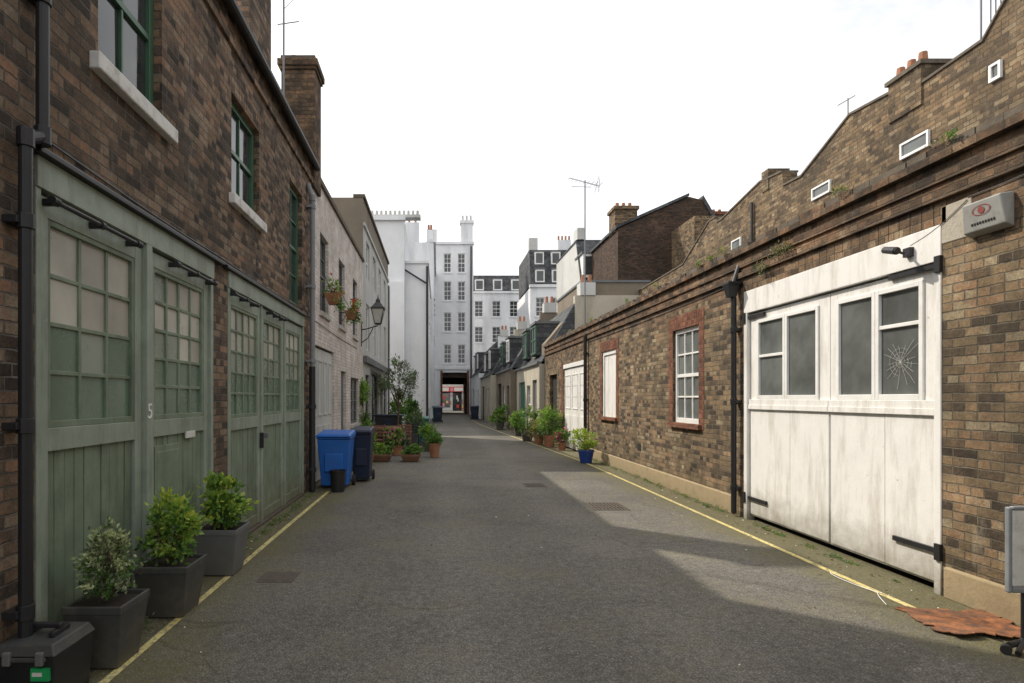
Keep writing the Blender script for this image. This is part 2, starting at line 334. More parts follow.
def foliage(name,parent,blobs,n,size,mats,seed,clump=.3,narrow=.55,K=14,origin=None,droop=0.0):
    rng=np.random.default_rng(seed)
    vol=np.array([b[1][0]*b[1][1]*b[1][2] for b in blobs])**.7; vol/=vol.sum()
    cl=[];clr=[]
    for (c,r),w in zip(blobs,vol):
        for _ in range(max(3,int(K*len(blobs)*w))):
            d=rng.normal(size=3); d/=np.linalg.norm(d); q=np.array(c)+d*np.array(r)*rng.uniform(.35,1.0)
            cl.append(q); clr.append(np.array(r)*clump*rng.uniform(.5,1.3))
    cl=np.array(cl);clr=np.array(clr); cm=np.array([b[0] for b in blobs]).mean(0)
    idx=rng.integers(0,len(cl),n); pt=cl[idx]+rng.normal(size=(n,3))*clr[idx]*.75
    out=pt-cm; out/=np.linalg.norm(out,axis=1)[:,None]+1e-6
    d=out*.8+rng.normal(size=(n,3))*.6; d[:,2]+=.35-droop; d/=np.linalg.norm(d,axis=1)[:,None]
    u=np.cross(d,rng.normal(size=(n,3))); u/=np.linalg.norm(u,axis=1)[:,None]; nn=np.cross(d,u)
    s=size*rng.uniform(.6,1.35,n)[:,None]
    v=np.empty((n,4,3)); v[:,0]=pt; v[:,1]=pt+d*s*.5+u*s*narrow*.5+nn*s*.08; v[:,2]=pt+d*s; v[:,3]=pt+d*s*.5-u*s*narrow*.5+nn*s*.08
    V=[tuple(x) for x in v.reshape(-1,3)]; F=[(4*i,4*i+1,4*i+2,4*i+3) for i in range(n)]
    cr=rng.random(len(cl)); h=(pt[:,2]-pt[:,2].min())/(np.ptp(pt[:,2])+1e-6)
    t=np.clip(cr[idx]*.5+h*.3+rng.random(n)*.35,0,.999)
    mi=(t*len(mats)).astype(int)
    mb=M(); mb.mats=list(mats); mb.v=V; mb.f=F; mb.m=[int(x) for x in mi]
    if origin is not None:
        for q in cl[::max(1,len(cl)//14)]:
            o=Vector(origin); q=Vector(q); mid=o.lerp(q,.5)+Vector((rng.normal()*.03,rng.normal()*.03,.02))
            mb.cyl(o,mid,.008,.006,bark,5,False); mb.cyl(mid,q,.006,.003,bark,5,False)
    return mb.obj(name,parent)

# ------------------------------------------------------------------ ground
g=M(); g.face([(-400,-400,0),(400,-400,0),(400,600,0),(-400,600,0)],groundm); g.obj('ground')
g=M()
g.face([(-2.35,-6,.004),(4.3,-6,.004),(4.3,24,.004),(-2.35,24,.004)],asph)
g.face([(-4,24,.004),(4.5,24,.004),(4.5,110,.004),(-4,110,.004)],asph); g.obj('road')
g=M()
def strip(pts,w,z,mat):
    for (x0,y0),(x1,y1) in zip(pts[:-1],pts[1:]):
        g.face([(x0-w/2,y0,z),(x0+w/2,y0,z),(x1+w/2,y1,z),(x1-w/2,y1,z)],mat)
strip([(-1.92,-3),(-1.93,3),(-1.935,7),(-1.925,10.6)],.055,.008,yel); g.obj('yellow_road_line')
g=M(); strip([(3.72,4.65),(3.73,10),(3.74,15.5),(3.5,20),(3.1,27),(2.6,37),(2.5,48)],.06,.008,yel); g.obj('yellow_road_line')

# ------------------------------------------------------------------ left brick house
H=E('brick_mews_house'); P=PX(-2.3,1)
m=M()
ops=[(3.42,6.12,0,3.08,.10),(6.55,10.25,0,3.08,.10),(4.06,5.0,3.95,5.25,.14),(6.68,7.72,3.92,5.06,.14),(9.3,10.15,3.14,5.06,.14),(-1,1,3.95,5.2,.14),
     (2.75,3.03,2.05,2.6,.1)]
wall(m,P,-4,11.0,0,5.9,ops,brick_l); shell(m,P,-4,11,0,5.9,5.5,brick_l,lead)
m.pbox(P,-4,11.02,5.55,5.63,-.035,.02,brick_l)
m.pbox(P,-4,11.03,5.9,5.98,-.08,.3,coping_m)
m.obj('walls',H)
m=M()
m.cyl((-2.2,-4,5.86),(-2.2,11.0,5.86),.055,.055,black,10); m.obj('gutter',H)
m=M()
for a0,a1 in((3.42,6.12),(6.55,10.25)):
    m.pbox(P,a0,a1,2.86,3.04,-.02,.1,sage)
m.pbox(P,3.38,6.3,3.042,3.07,-.065,.05,black); m.pbox(P,6.4,10.32,3.042,3.07,-.06,.05,black)
m.pbox(P,3.38,10.32,3.073,3.09,-.045,.02,lead)
m.obj('fascia',H,.004)
def gdoor(name,a0,a1,cols,rows,wz0,wz1,wicket=False):
    m=M(); d=.05
    sw=.10
    m.pbox(P,a0,a0+sw,.04,2.84,d-.03,d+.05,sage); m.pbox(P,a1-sw,a1,.04,2.84,d-.03,d+.05,sage)
    m.pbox(P,a0+sw,a1-sw,wz1,2.84,d-.028,d+.05,sage); m.pbox(P,a0+sw,a1-sw,wz0-.14,wz0,d-.028,d+.05,sage)
    m.pbox(P,a0+sw,a1-sw,.04,.16,d-.026,d+.05,sage_d)
    def gm(i,j):
        t=j/max(rows-1,1)+random.uniform(-.12,.12)
        return frost3 if t<.35 else (frost2 if t<.55 else random.choice([frost,frost_b,frost_b] if random.random()>.1 else [frost2]))
    window(m,P,a0+sw,a1-sw,wz0,wz1,d,cols,rows,sage_d,gm,.035,.028,.045)
    boards(m,P,a0+sw,a1-sw,.16,wz0-.14,d,sage_d,.105)
    if wicket:
        m.pbox(P,a0+.14,a0+.62,.45,1.25,d-.022,d,sage_d)
        m.pbox(P,a0+.17,a0+.59,.5,1.2,d-.026,d-.01,sage_d)
    m.obj(name,H,.004)
gdoor('garage_door_leaf',3.47,4.70,3,4,1.47,2.72)
gdoor('garage_door_leaf',4.80,6.05,4,5,1.47,2.72,True)
gdoor('garage_door_leaf',6.62,7.82,4,5,1.42,2.70)
gdoor('garage_door_leaf',7.88,9.0,3,5,1.42,2.70)
gdoor('garage_door_leaf',9.06,10.18,3,5,1.42,2.70)
m=M()
m.pbox(P,4.705,4.795,0,2.86,-.02,.09,sage)
m.pbox(P,3.42,3.465,0,2.86,-.01,.09,sage); m.pbox(P,6.055,6.12,0,2.86,-.01,.09,sage)
m.pbox(P,6.55,6.615,0,2.86,-.01,.09,sage); m.pbox(P,10.185,10.25,0,2.86,-.01,.09,sage)
m.pbox(P,7.825,7.875,0,2.86,0.0,.09,sage);m.pbox(P,9.005,9.055,0,2.86,0.0,.09,sage)
m.pbox(P,3.42,10.25,0,.035,-.03,.1,ironm)
m.obj('door_posts',H,.004)
m=M()
for a0,a1 in((3.5,4.5),(5.15,6.02),(6.6,7.45),(8.1,8.8)):
    z=2.80
    m.cyl(P(a0,z,-.06),P(a1,z,-.06),.016,.016,black,8)
    for a in (a0,a0+.02,(a0+a1)/2,a1-.02,a1):
        m.cyl(P(a-.02,z,-.06),P(a+.02,z,-.06),.026,.026,black,10)
    for a in (a0+.03,(a0+a1)/2,a1-.03): m.pbox(P,a-.015,a+.015,z-.02,z+.02,-.06,.03,black)
m.pbox(P,7.8,7.83,1.0,1.2,-.03,.03,black)
m.pbox(P,8.0,8.06,1.12,1.18,-.03,.03,alu)
m.pbox(P,5.52,5.72,1.28,1.34,.012,.03,signw)
m.obj('ironmongery',H,.003)
t=bpy.data.curves.new('house_number','FONT'); t.body='5'; t.size=.17; t.extrude=.002
o=bpy.data.objects.new('house_number',t); scene.collection.objects.link(o); o.rotation_euler=(R(90),0,R(90)); o.location=(-2.277,4.705,1.49); o.parent=H; t.materials.append(white_f)
m=M()
window(m,P,4.06,5.0,3.95,5.25,.10,2,2,green,glass,.07,.025,.06,True)
window(m,P,6.68,7.72,3.92,5.06,.10,2,2,green,glass,.07,.025,.06,True)
window(m,P,9.3,10.15,3.14,5.06,.10,2,4,green,glass,.07,.025,.06,True)
window(m,P,-1,1,3.95,5.2,.10,2,2,green,glass,.07,.025,.06,True)
window(m,P,2.75,3.03,2.05,2.6,.07,1,2,green,glass_grey,.03,.02,.04)
m.obj('sash_windows',H,.003)
m=M()
for a0,a1,z in((3.96,5.16,3.95),(6.6,7.84,3.92)):
    m.pbox(P,a0,a1,z-.12,z-.002,-.07,.12,sillw)
m.obj('window_sills',H,.012,seg=3)
m=M()
for a0,a1,z in((3.98,5.08,5.25),(6.6,7.8,5.06),(9.22,10.23,5.06)):
    n=int((a1-a0)/.082)
    for i in range(n):
        a=a0+(a1-a0)*i/n; m.pbox(P,a+.004,a+(a1-a0)/n-.004,z+.003,z+.22,-.004,.02,brick_l)
m.obj('brick_lintels',H)
m=M()
def sag(a0,a1,z0,z1,dd,s=.05,n=8,r=.007,Pm=None,mat=black):
    Pm=Pm or P
    pts=[Pm(a0+(a1-a0)*k/n,z0+(z1-z0)*k/n-s*math.sin(math.pi*k/n),dd) for k in range(n+1)]
    m.path(pts,r,mat,5)
sag(3.4,6.3,3.16,3.13,-.012,.02); sag(6.3,10.5,3.13,3.17,-.012,.03); sag(10.5,17,3.1,3.05,-.014,.03)
m.obj('wall_cables',H)
m=M()
m.box(-3.25,-2.5,8.0,9.0,5.9,9.2,brick_l); m.box(-3.3,-2.45,7.95,9.05,9.2,9.35,brick_l)
m.box(-2.85,-2.24,10.9,11.5,5.5,7.62,brick_r)
m.box(-2.88,-2.21,10.87,11.53,7.62,7.68,brick_r); m.box(-2.91,-2.18,10.84,11.56,7.68,7.8,brick_r); m.box(-2.86,-2.23,10.89,11.51,7.8,7.88,coping_m)
m.cyl((-2.68,11.2,7.88),(-2.68,11.2,8.02),.09,.08,terr,10); m.cyl((-2.42,11.2,7.88),(-2.42,11.2,8.0),.09,.08,terr,10)
m.obj('chimney_stacks',H,.01)
A=E('television_aerial'); m=M()
ax,ay=-2.52,9.8
m.path([(ax,ay,5.9),(ax,ay,9.4)],.016,alu); m.path([(ax-.15,ay,8.3),(ax+.45,ay-.1,8.42)],.009,alu); m.path([(ax-.1,ay,7.75),(ax+.25,ay,7.8)],.008,alu)
for k in range(6): m.path([(ax-.1+.1*k,ay-.16,8.31+.02*k),(ax-.1+.1*k,ay+.14,8.31+.02*k)],.005,alu)
m.path([(ax,ay,8.0),(ax+.35,ay,8.34)],.005,alu); m.path([(ax,ay,8.95),(ax+.75,ay-.1,8.85)],.008,alu)
m.obj('mast_and_elements',A)

def downpipe(name,pts,r,mat,brk=[],wallx=None):
    m=M(); m.path(pts,r,mat,14)
    for z in brk:
        x,y=None,None
        for (a,b) in zip(pts[:-1],pts[1:]):
            lo,hi=sorted((a[2],b[2]))
            if lo<=z<=hi and hi-lo>.2: x,y=a[0],a[1]
        if x is None: continue
        m.cyl((x,y,z-.04),(x,y,z+.04),r*1.28,r*1.28,mat,14)
        m.box(min(x,wallx),max(x,wallx),y-.07,y+.07,z-.02,z+.02,mat)
    for p in pts[1:-1]: m.cyl((p[0],p[1],p[2]-.05),(p[0],p[1],p[2]+.05),r*1.25,r*1.25,mat,14)
    return m.obj(name,None,.003)
downpipe('downpipe',[(-2.22,3.23,.02),(-2.22,3.23,3.05),(-2.22,3.37,3.12),(-2.22,3.37,5.85)],.035,black,[.5,1.5,2.6,3.9],-2.32)
downpipe('downpipe',[(-2.2,10.5,.02),(-2.2,10.5,2.2)],.055,black,[.4,1.5],-2.32)
downpipe('downpipe',[(-2.2,10.52,2.2),(-2.2,10.52,5.15),(-2.28,10.5,5.4)],.045,greyp,[2.3,3.6,5.0],-2.32)

# ------------------------------------------------------------------ white painted house
H=E('white_brick_house'); m=M()
ops=[(11.1,13.3,0,2.65,.12),(14.2,15.0,0,2.3,.15),(15.8,17.4,.95,2.2,.12),(11.7,12.6,3.35,4.9,.12),(13.9,14.8,3.35,4.9,.12),(16.2,17.1,3.35,4.9,.12)]
wall(m,P,11.0,18.4,0,5.8,ops,brick_w); shell(m,P,11.0,18.4,0,5.8,5.5,brick_w,lead)
m.pbox(P,11.06,18.38,5.8,5.9,-.05,.3,coping_m)
m.obj('walls',H)
m=M()
for a0,a1,z0,z1 in((11.7,12.6,3.35,4.9),(13.9,14.8,3.35,4.9),(16.2,17.1,3.35,4.9),(15.8,17.4,.95,2.2)):
    window(m,P,a0,a1,z0,z1,.09,2,4,lead,glass,.05,.02,.05,True); m.pbox(P,a0-.06,a1+.06,z0-.09,z0-.002,-.05,.1,stone)
m.pbox(P,14.2,15.0,.02,2.3,.07,.12,lead)
m.obj('windows',H)
m=M()
for i in range(4):
    a=11.1+i*.55; m.pbox(P,a+.006,a+.544,.03,2.62,.05,.1,render_g)
    m.pbox(P,a+.08,a+.47,.25,1.1,.035,.06,render_g); window(m,P,a+.08,a+.47,1.3,2.4,.05,1,2,render_g,glass_grey,.03,.02,.04)
m.obj('garage_doors',H,.004)

def basket(x,y,z,seed):
    B=E('hanging_basket'); m=M()
    m.fr(x,y,z-.2,z,.16,.2,.3,.36,terr); m.cyl((x,y,z),( -2.3,y,z+.45),.006,.006,black,6); m.box(-2.3,x,y-.01,y+.01,z-.04,z-.02,black)
    m.obj('planter',B)
    foliage('plants',B,[((x,y,z+.1),(.2,.24,.16)),((x+.05,y,z-.12),(.16,.2,.2))],420,.06,[lf_d,lf_m,lf_l,flower],seed,origin=(x,y,z),droop=.3)
basket(-2.1,12.0,3.72,1); basket(-2.05,14.2,3.7,2)

S=E('wall_lantern'); m=M(); lx,ly,lz=-1.8,18.0,3.85
m.path([(-2.3,ly,3.7),(-2.15,ly,3.72),(-1.95,ly,3.78),(lx,ly,3.82)],.018,black); m.path([(-2.3,ly,3.3),(-2.1,ly,3.45),(-1.95,ly,3.75)],.014,black)
m.box(-2.32,-2.28,ly-.05,ly+.05,3.2,3.9,black)
m.fr(lx,ly,lz,lz+.04,.16,.16,.2,.2,black)
m.fr(lx,ly,lz+.04,lz+.46,.17,.17,.36,.36,lampglass)
for sx in(-1,1):
    for sy in(-1,1): m.cyl((lx+sx*.087,ly+sy*.087,lz+.03),(lx+sx*.183,ly+sy*.183,lz+.47),.014,.014,black,6)
m.fr(lx,ly,lz+.46,lz+.5,.42,.42,.42,.42,black); m.fr(lx,ly,lz+.5,lz+.68,.38,.38,.12,.12,black); m.fr(lx,ly,lz+.68,lz+.76,.14,.14,.1,.1,black)
m.cyl((lx,ly,lz+.76),(lx,ly,lz+.9),.03,.005,black,8)
m.obj('lantern',S)

# ------------------------------------------------------------------ grey three storey house
H=E('grey_rendered_house'); m=M()
ops=[(19,20.2,0,2.4),(20.8,23.2,.7,2.5),(24,25,0,2.3),(25.5,27,.9,2.4)]
for a in (19.2,21.2,23.2,25.4):
    ops+= [(a,a+1.0,3.2,4.7),(a,a+1.0,5.5,6.7)]
wall(m,P,18.4,27.6,0,7.0,ops,render_g,.12)
wall(m,P,18.4,27.6,7.0,7.8,[],render_b,.12); shell(m,P,18.4,27.6,0,7.8,6,render_b,lead)
m.pbox(P,18.38,27.65,7.8,7.9,-.06,.3,coping_m); m.pbox(P,18.42,27.6,2.75,2.95,-.12,.02,lead); m.pbox(P,18.42,27.6,6.95,7.05,-.06,.02,render_g)
m.obj('walls',H)
m=M()
for o in ops: window(m,P,o[0],o[1],o[2],o[3],.09,2,2 if o[2]>0 else 3,white_f if o[2]>3 else lead,glass,.06,.03,.05,True)
m.obj('windows',H)
m=M(); a0,a1=20.4,24.6
m.face([P(a0,2.7,-.1),P(a1,2.7,-.1),P(a1,2.35,-.9),P(a0,2.35,-.9)],render_g); m.face([P(a0,2.35,-.9),P(a1,2.35,-.9),P(a1,2.2,-.9),P(a0,2.2,-.9)],render_g)
m.obj('awning',H)

# ------------------------------------------------------------------ big white buildings at the end
def facade(name,P,a0,a1,z0,z1,cols,zs,wh,ww,mat,depth,fm=white_f,gm=glass,extra=[],par=True,cm=(2,4),arch=None):
    H=E(name); m=M(); ops=[]
    for c in cols:
        for z in zs: ops.append((c-ww/2,c+ww/2,z,z+wh))
    wall(m,P,a0,a1,z0,z1,ops+extra,mat,.18)
    if arch:
        b0,b1,h=arch; shell(m,P,a0,a1,h,z1,depth,mat,lead)
        for q0,q1 in((a0,b0),(b1,a1)): shell(m,P,q0,q1,z0,h,depth,brick_d)
    else: shell(m,P,a0,a1,z0,z1,depth,mat,lead)
    if par: m.pbox(P,a0-.05,a1+.05,z1,z1+.25,-.18,.3,mat); 
    m.obj('walls',H); m=M()
    for o in ops:
        window(m,P,*o,.14,cm[0],cm[1],fm,gm,.07,.035,.06,True); m.pbox(P,o[0]-.08,o[1]+.08,o[2]-.12,o[2]-.003,-.08,.1,mat)
    if ops: m.obj('windows',H)
    return H
H=facade('white_rendered_building',PY(34),-9,-1.9,0,11.7,[-3.0],[],1.5,.9,render_w,14)
m=M(); m.box(-1.895,-.6,34.6,47,0,9.4,render_w); m.box(-1.89,-.52,34.5,47,9.4,9.55,render_w)
for i in range(13): 
    x=-4.3+i*.26; m.cyl((x,34.5,12.1),(x,34.5,12.42),.09,.075,render_g,8)
m.box(-4.6,-1.0,34.2,34.9,11.95,12.12,render_g)
m.box(-2.7,-1.895,33.75,33.995,0,8.2,render_w)
m.path([(-.62,34.4,.2),(-.62,34.4,9.2)],.07,black); m.path([(-.62,34.4,8.2),(-1.9,34.4,9.0)],.05,black); m.path([(-2.8,33.9,.2),(-2.8,33.9,8.0)],.05,black)
m.obj('side_block',H)
m=M(); Pw=PX(-.6,1)
for y in (36.5,39.5,42.5,45):
    for z in (1.0,3.8,6.6): window(m,Pw,y,y+1.0,z,z+1.5,-.02,2,2,white_f,glass,.07,.03,.05,True)
m.obj('side_windows',H)
H=facade('white_corner_building',PX(-.35,1),47.2,60,0,13.9,[49,52,55,58],[.8,3.8,6.8,9.8],1.7,1.1,render_w,7)
m=M(); m.box(-2.6,-1.5,47.6,48.6,13.9,15.6,render_w); m.box(-.9,-.42,47.6,48.6,13.9,15.0,render_w)
for x in(-2.3,-1.8,-.75,-.55): m.cyl((x,48,15.0 if x>-1 else 15.6),(x,48,15.5 if x>-1 else 16.1),.1,.08,terr,8)
m.obj('chimneys',H)
H=facade('archway_building',PY(60),-1.2,3.55,0,17,[.95,2.35],[5.1,8.3,11.4,14.2],1.9,.75,render_w,9,extra=[(.45,2.9,0,4.2,.3)],arch=(.45,2.9,4.2))
m=M(); m.box(2.3,3.5,60.3,61.2,17,19.2,render_w); m.box(2.2,3.6,60.2,61.3,19.2,19.5,render_w)
for x in(2.5,2.9,3.3): m.cyl((x,60.7,19.5),(x,60.7,20.1),.12,.1,render_g,8)
m.box(-1.0,-.1,60.3,61.2,17,18.6,render_w)
m.pbox(PY(60),-1.2,3.55,4.5,4.75,-.12,.05,render_w); m.pbox(PY(60),.25,.45,0,4.4,-.08,-.002,brick_red); m.pbox(PY(60),2.9,3.1,0,4.4,-.08,-.002,brick_red)
m.pbox(PY(60),.453,2.897,3.7,4.2,.32,.5,brick_d); m.pbox(PY(60),.453,2.897,3.2,4.19,8.3,8.9,brick_d)  # drop lintels in darkened brick, painting the shade at the passage top
m.path([(3.3,59.85,0.2),(3.3,59.85,16.8)],.08,black)
m.face([(.455,60.2,4.195),(2.895,60.2,4.195),(2.895,69,4.195),(.455,69,4.195)],brick_d)
m.obj('chimneys_and_trim',H)
H=E('shop_building'); m=M(); Ps=PY(78)
wall(m,Ps,-8,12,0,7,[(-1.2,1.6,.4,2.5),(1.9,3.1,0,2.5),(3.3,6,.4,2.5)],render_g,.3); shell(m,Ps,-8,12,0,7,6,render_g)
m.pbox(Ps,-1.5,6.3,2.45,3.1,-.2,.02,redp); m.pbox(Ps,-1.2,1.4,2.55,3.0,-.22,-.19,signw)
m.pbox(Ps,1.6,2.0,2.55,3.0,-.24,-.2,pinkp); m.pbox(Ps,2.1,3.4,2.55,3.0,-.22,-.2,signw)
m.pbox(Ps,-1.2,1.6,.4,2.3,.2,.25,glass_grey); m.pbox(Ps,1.9,3.1,0,2.3,.2,.25,glass); m.pbox(Ps,3.3,6,.4,2.3,.2,.25,glass)
rs=random.Random(9)
for k in range(20):
    x=rs.uniform(-.2,3.5); z=rs.uniform(.1,2.0); w_=rs.uniform(.12,.35)
    m.pbox(Ps,x,x+w_,z,z+rs.uniform(.2,.5),-.1-.004*k,-.1-.004*k+.003,rs.choice([redp,pinkp,signw,dark,pinkp,glass_grey,signw,dark,signw,yellp]))
m.obj('shopfront',H)
H=facade('white_terrace',PY(72),3.6,13.5,0,14.2,[4.9,7.0,9.1,11.2],[2.0,5.2,8.3,11.4],1.9,1.0,render_w,9)
m=M(); m.poly(PX(3.7,-1),[(72.3,14.4),(73.2,16.6),(80,16.6),(80,14.4)],0,9.7,slate)
for x in(5,7.2,9.4,11.6):
    m.box(x-.55,x+.55,72.4,73.6,14.6,16.0,white_f); m.box(x-.4,x+.4,72.37,72.45,14.8,15.8,glass); m.box(x-.62,x+.62,72.35,73.6,16.0,16.1,lead)
m.obj('mansard_roof',H)
H=facade('mansard_block',PY(54),8.3,13.6,0,11.6,[9.2,10.6,12.0,13.1],[3.0,6,9.0],1.7,.8,render_w,9)
m=M(); m.poly(PX(8.35,-1),[(54.1,11.85),(54.9,15.2),(62,15.2),(62,11.85)],0,5.1,slate)
for x in(9.2,10.7,12.2,13.1):
    for z,yy in((12.1,54.1),(13.8,54.5)):
        m.box(x-.42,x+.42,yy,yy+1.3,z,z+1.15,white_f); m.box(x-.3,x+.3,yy-.03,yy+.05,z+.12,z+1.0,glass); m.box(x-.5,x+.5,yy-.06,yy+1.3,z+1.15,z+1.25,lead)
m.box(8.5,9.3,56,57,15.2,16.6,render_g); m.box(11.2,12.4,56,57,15.2,16.4,render_w)
for i in range(4): m.cyl((11.35+i*.33,56.5,16.4),(11.35+i*.33,56.5,16.9),.1,.08,terr,8)
m.obj('mansard_roof',H)

# ------------------------------------------------------------------ right long brick wall / garages
H=E('brick_garage_range'); P=PX(4.2,-1); m=M()
ops=[(5.0,8.22,0,3.1,.12),(9.66,10.72,1.22,2.84,.13),(14.15,15.35,1.18,2.82,.13),(17.0,20.1,0,2.75,.13),(21.2,22.6,0,2.5,.2)]
wall(m,P,-4,23.6,0,3.62,ops,brick_r); shell(m,P,-4,23.6,0,3.62,3.6,brick_r,lead)
m.pbox(P,-4,23.6,3.30,3.375,-.04,.02,brick_r)
m.pbox(P,-4,23.62,3.45,3.525,-.025,.02,brick_r)
m.pbox(P,-4,23.64,3.622,3.69,-.055,.3,brick_r)
y=-4
while y<23.4:
    l=random.uniform(.21,.235); q=random.uniform(-.01,.01)
    if random.random()>.05: m.pbox(P,y,y+l-.01,3.692,3.752+q,-.04+q,.26,coping_m if random.random()>.3 else brick_r)
    y+=l
m.obj('walls',H)
m=M()
m.pbox(P,8.5,16.6,0,.27,-.035,.02,plinth_m); m.pbox(P,2.0,4.95,0,.26,-.035,.02,plinth_m); m.pbox(P,20.2,21.1,0,.27,-.035,.02,plinth_m)
m.obj('plinth',H,.015)
m=M()
for a0,a1,z0,z1 in((9.66,10.72,1.22,2.84),(14.15,15.35,1.18,2.82)):
    m.pbox(P,a0-.19,a0-.002,z0-.08,z1,-.006,.02,brick_red); m.pbox(P,a1+.002,a1+.19,z0-.08,z1,-.006,.02,brick_red)
    n=16
    for i in range(n):
        s=(a1-a0+.4)/n; a=a0-.2+i*s; m.pbox(P,a+.004,a+s-.004,z1+.002,z1+.24,-.008,.02,brick_red)
    m.pbox(P,a0-.1,a1+.1,z0-.08,z0-.002,-.06,.12,brick_red)
m.pbox(P,20.15,20.45,0.28,2.8,-.006,.02,brick_red)
n=26
for i in range(n):
    s=3.3/n; a=4.95+i*s; m.pbox(P,a+.004,a+s-.004,3.105,3.29,-.006,.02,brick_r)
m.obj('red_brick_dressings',H)
m=M()
window(m,P,9.66,10.72,1.22,2.84,.07,3,4,white_f,glass_grey,.07,.028,.06,True)
m.pbox(P,14.15,15.35,1.18,2.82,.05,.12,white_p); m.pbox(P,14.15,14.24,1.18,2.82,.02,.049,white_f); m.pbox(P,15.26,15.35,1.18,2.82,.02,.049,white_f); m.pbox(P,14.24,15.26,2.72,2.82,.022,.049,white_f)
m.obj('windows',H,.004)
m=M()
m.pbox(P,5.0,8.22,2.80,3.1,-.012,.1,white_p)
m.pbox(P,8.14,8.22,0,2.80,-.012,.1,white_p); m.pbox(P,5.0,5.07,0,2.80,-.012,.1,white_p)
m.pbox(P,4.72,5.0,2.93,3.24,-.006,.02,patch_m)
m.obj('door_frame',H,.006)
def wdoor(a0,a1,wa0,wa1,flip):
    m=M(); d=.04
    m.pbox(P,a0,a1,.07,1.56,d,d+.05,white_p)
    mid=(a0+a1)/2-.1
    m.pbox(P,a0+.01,mid-.004,.09,1.53,d-.014,d,white_p); m.pbox(P,mid+.004,a1-.01,.09,1.53,d-.012,d,white_p)
    m.pbox(P,a0,a1,1.56,1.63,d-.03,d+.05,white_p)
    m.pbox(P,a0,wa0,1.63,2.78,d-.006,d+.05,white_p); m.pbox(P,wa1,a1,1.63,2.78,d-.006,d+.05,white_p); m.pbox(P,wa0,wa1,2.68,2.78,d-.006,d+.05,white_p)
    mm=(wa0+wa1)/2
    window(m,P,wa0,mm-.002,1.63,2.68,d,1,1,white_f,glass_grey,.045,.03,.05)
    window(m,P,mm+.002,wa1,1.63,2.68,d,1,1,white_f,glass_grey,.045,.03,.05)
    if flip: m.pbox(P,wa0+.045,mm-.05,2.30,2.335,d-.02,d+.004,white_f)
    else: m.pbox(P,mm+.05,wa1-.045,2.18,2.215,d-.02,d+.004,white_f)
    m.pbox(P,a0,a1,1.5,1.56,d-.04,d-.016,white_p)
    m.obj('garage_door_leaf',H,.004)
wdoor(5.08,6.47,5.22,6.36,True); wdoor(6.48,8.13,6.66,7.94,False)
m=M(); cy,cz=5.50,1.98
for k in range(17):
    t=k*2*math.pi/17+random.uniform(-.15,.15); l=random.uniform(.14,.30); pr=(cy,cz)
    for s in range(1,4):
        q=(cy+math.cos(t+random.uniform(-.06,.06))*l*s/3,cz+math.sin(t+random.uniform(-.06,.06))*l*s/3)
        if not(5.27<q[0]<5.73 and 1.7<q[1]<2.28): break
        m.cyl(P(*pr,.038),P(*q,.038),.0011,.0009,signw,4,False); pr=q
for rr in(.05,.09,.13):
    for k in range(14):
        if random.random()<.25: continue
        t=k*2*math.pi/14; t2=(k+1)*2*math.pi/14
        m.cyl(P(cy+math.cos(t)*rr,cz+math.sin(t)*rr,.038),P(cy+math.cos(t2)*rr*1.04,cz+math.sin(t2)*rr,.038),.0008,.0008,signw,4,False)
m.obj('cracked_glass',H)
m=M()
for a0,a1,z in((5.02,5.55,.36),(5.02,5.6,2.77),(7.7,8.2,.3),(7.75,8.2,2.74)):
    m.pbox(P,a0,a1,z-.022,z+.022,-.0,.03,black); m.pbox(P,(a0 if a0<6 else a1)-.03,(a0 if a0<6 else a1)+.03,z-.07,z+.07,-.03,.0,black)
m.obj('strap_hinges',H,.002)
m=M()
m.pbox(P,17.0,20.1,2.62,2.75,-.005,.1,white_f)
for a0,a1 in((17.02,18.02),(18.04,19.04),(19.06,20.08)):
    m.pbox(P,a0,a1,.05,2.6,.04,.1,white_p); m.pbox(P,a0+.12,a1-.12,.2,1.1,.028,.045,white_p); window(m,P,a0+.12,a1-.12,1.3,2.4,.045,2,3,white_f,glass_grey,.03,.02,.04)
m.pbox(P,21.2,22.6,.02,2.5,.12,.2,dark)
m.obj('painted_doors',H,.004)
m=M()
sag(4.0,4.75,3.27,3.24,-.01,.01,Pm=P,r=.004); sag(4.75,5.32,3.22,3.0,-.012,.03,Pm=P,r=.003); sag(8.4,16.8,3.26,3.22,-.012,.03,n=20,Pm=P,r=.006)
m.pbox(P,12.4,12.62,.55,.7,-.006,.01,dark); m.pbox(P,3.5,3.7,.6,.75,-.006,.01,dark)
m.obj('cables_and_fittings',H)
C=E('security_camera'); m=M(); m.pbox(P,5.28,5.36,2.9,2.98,-.05,-.01,black); m.cyl((4.13,5.32,2.93),(3.98,5.30,2.97),.012,.012,black,8)
m.cyl((4.02,5.40,2.98),(3.99,5.22,2.93),.03,.034,black,14); m.cyl((3.99,5.22,2.93),(3.988,5.205,2.926),.028,.028,glass,14); m.obj('camera_body',C,.002)
C=E('alarm_box'); m=M(); m.hexa([P(4.36,2.9,-.004),P(4.72,2.9,-.004),P(4.72,2.93,-.07),P(4.36,2.93,-.07),P(4.36,3.16,-.004),P(4.72,3.16,-.004),P(4.70,3.15,-.10),P(4.38,3.15,-.10)],casing_m); m.obj('casing',C,.012,seg=3)
m=M(); n=24; yc,zc=4.54,3.075
def ring(r0,r1,asp,off,mat):
    for k in range(n):
        t=2*math.pi*k/n;t2=2*math.pi*(k+1)/n
        def q(r,t): 
            z=zc+math.sin(t)*r*asp; dd=-.07-(.03)*(z-2.93)/.22-off
            return P(yc+math.cos(t)*r,z,dd)
        m.face([q(r0,t),q(r1,t),q(r1,t2),q(r0,t2)],mat)
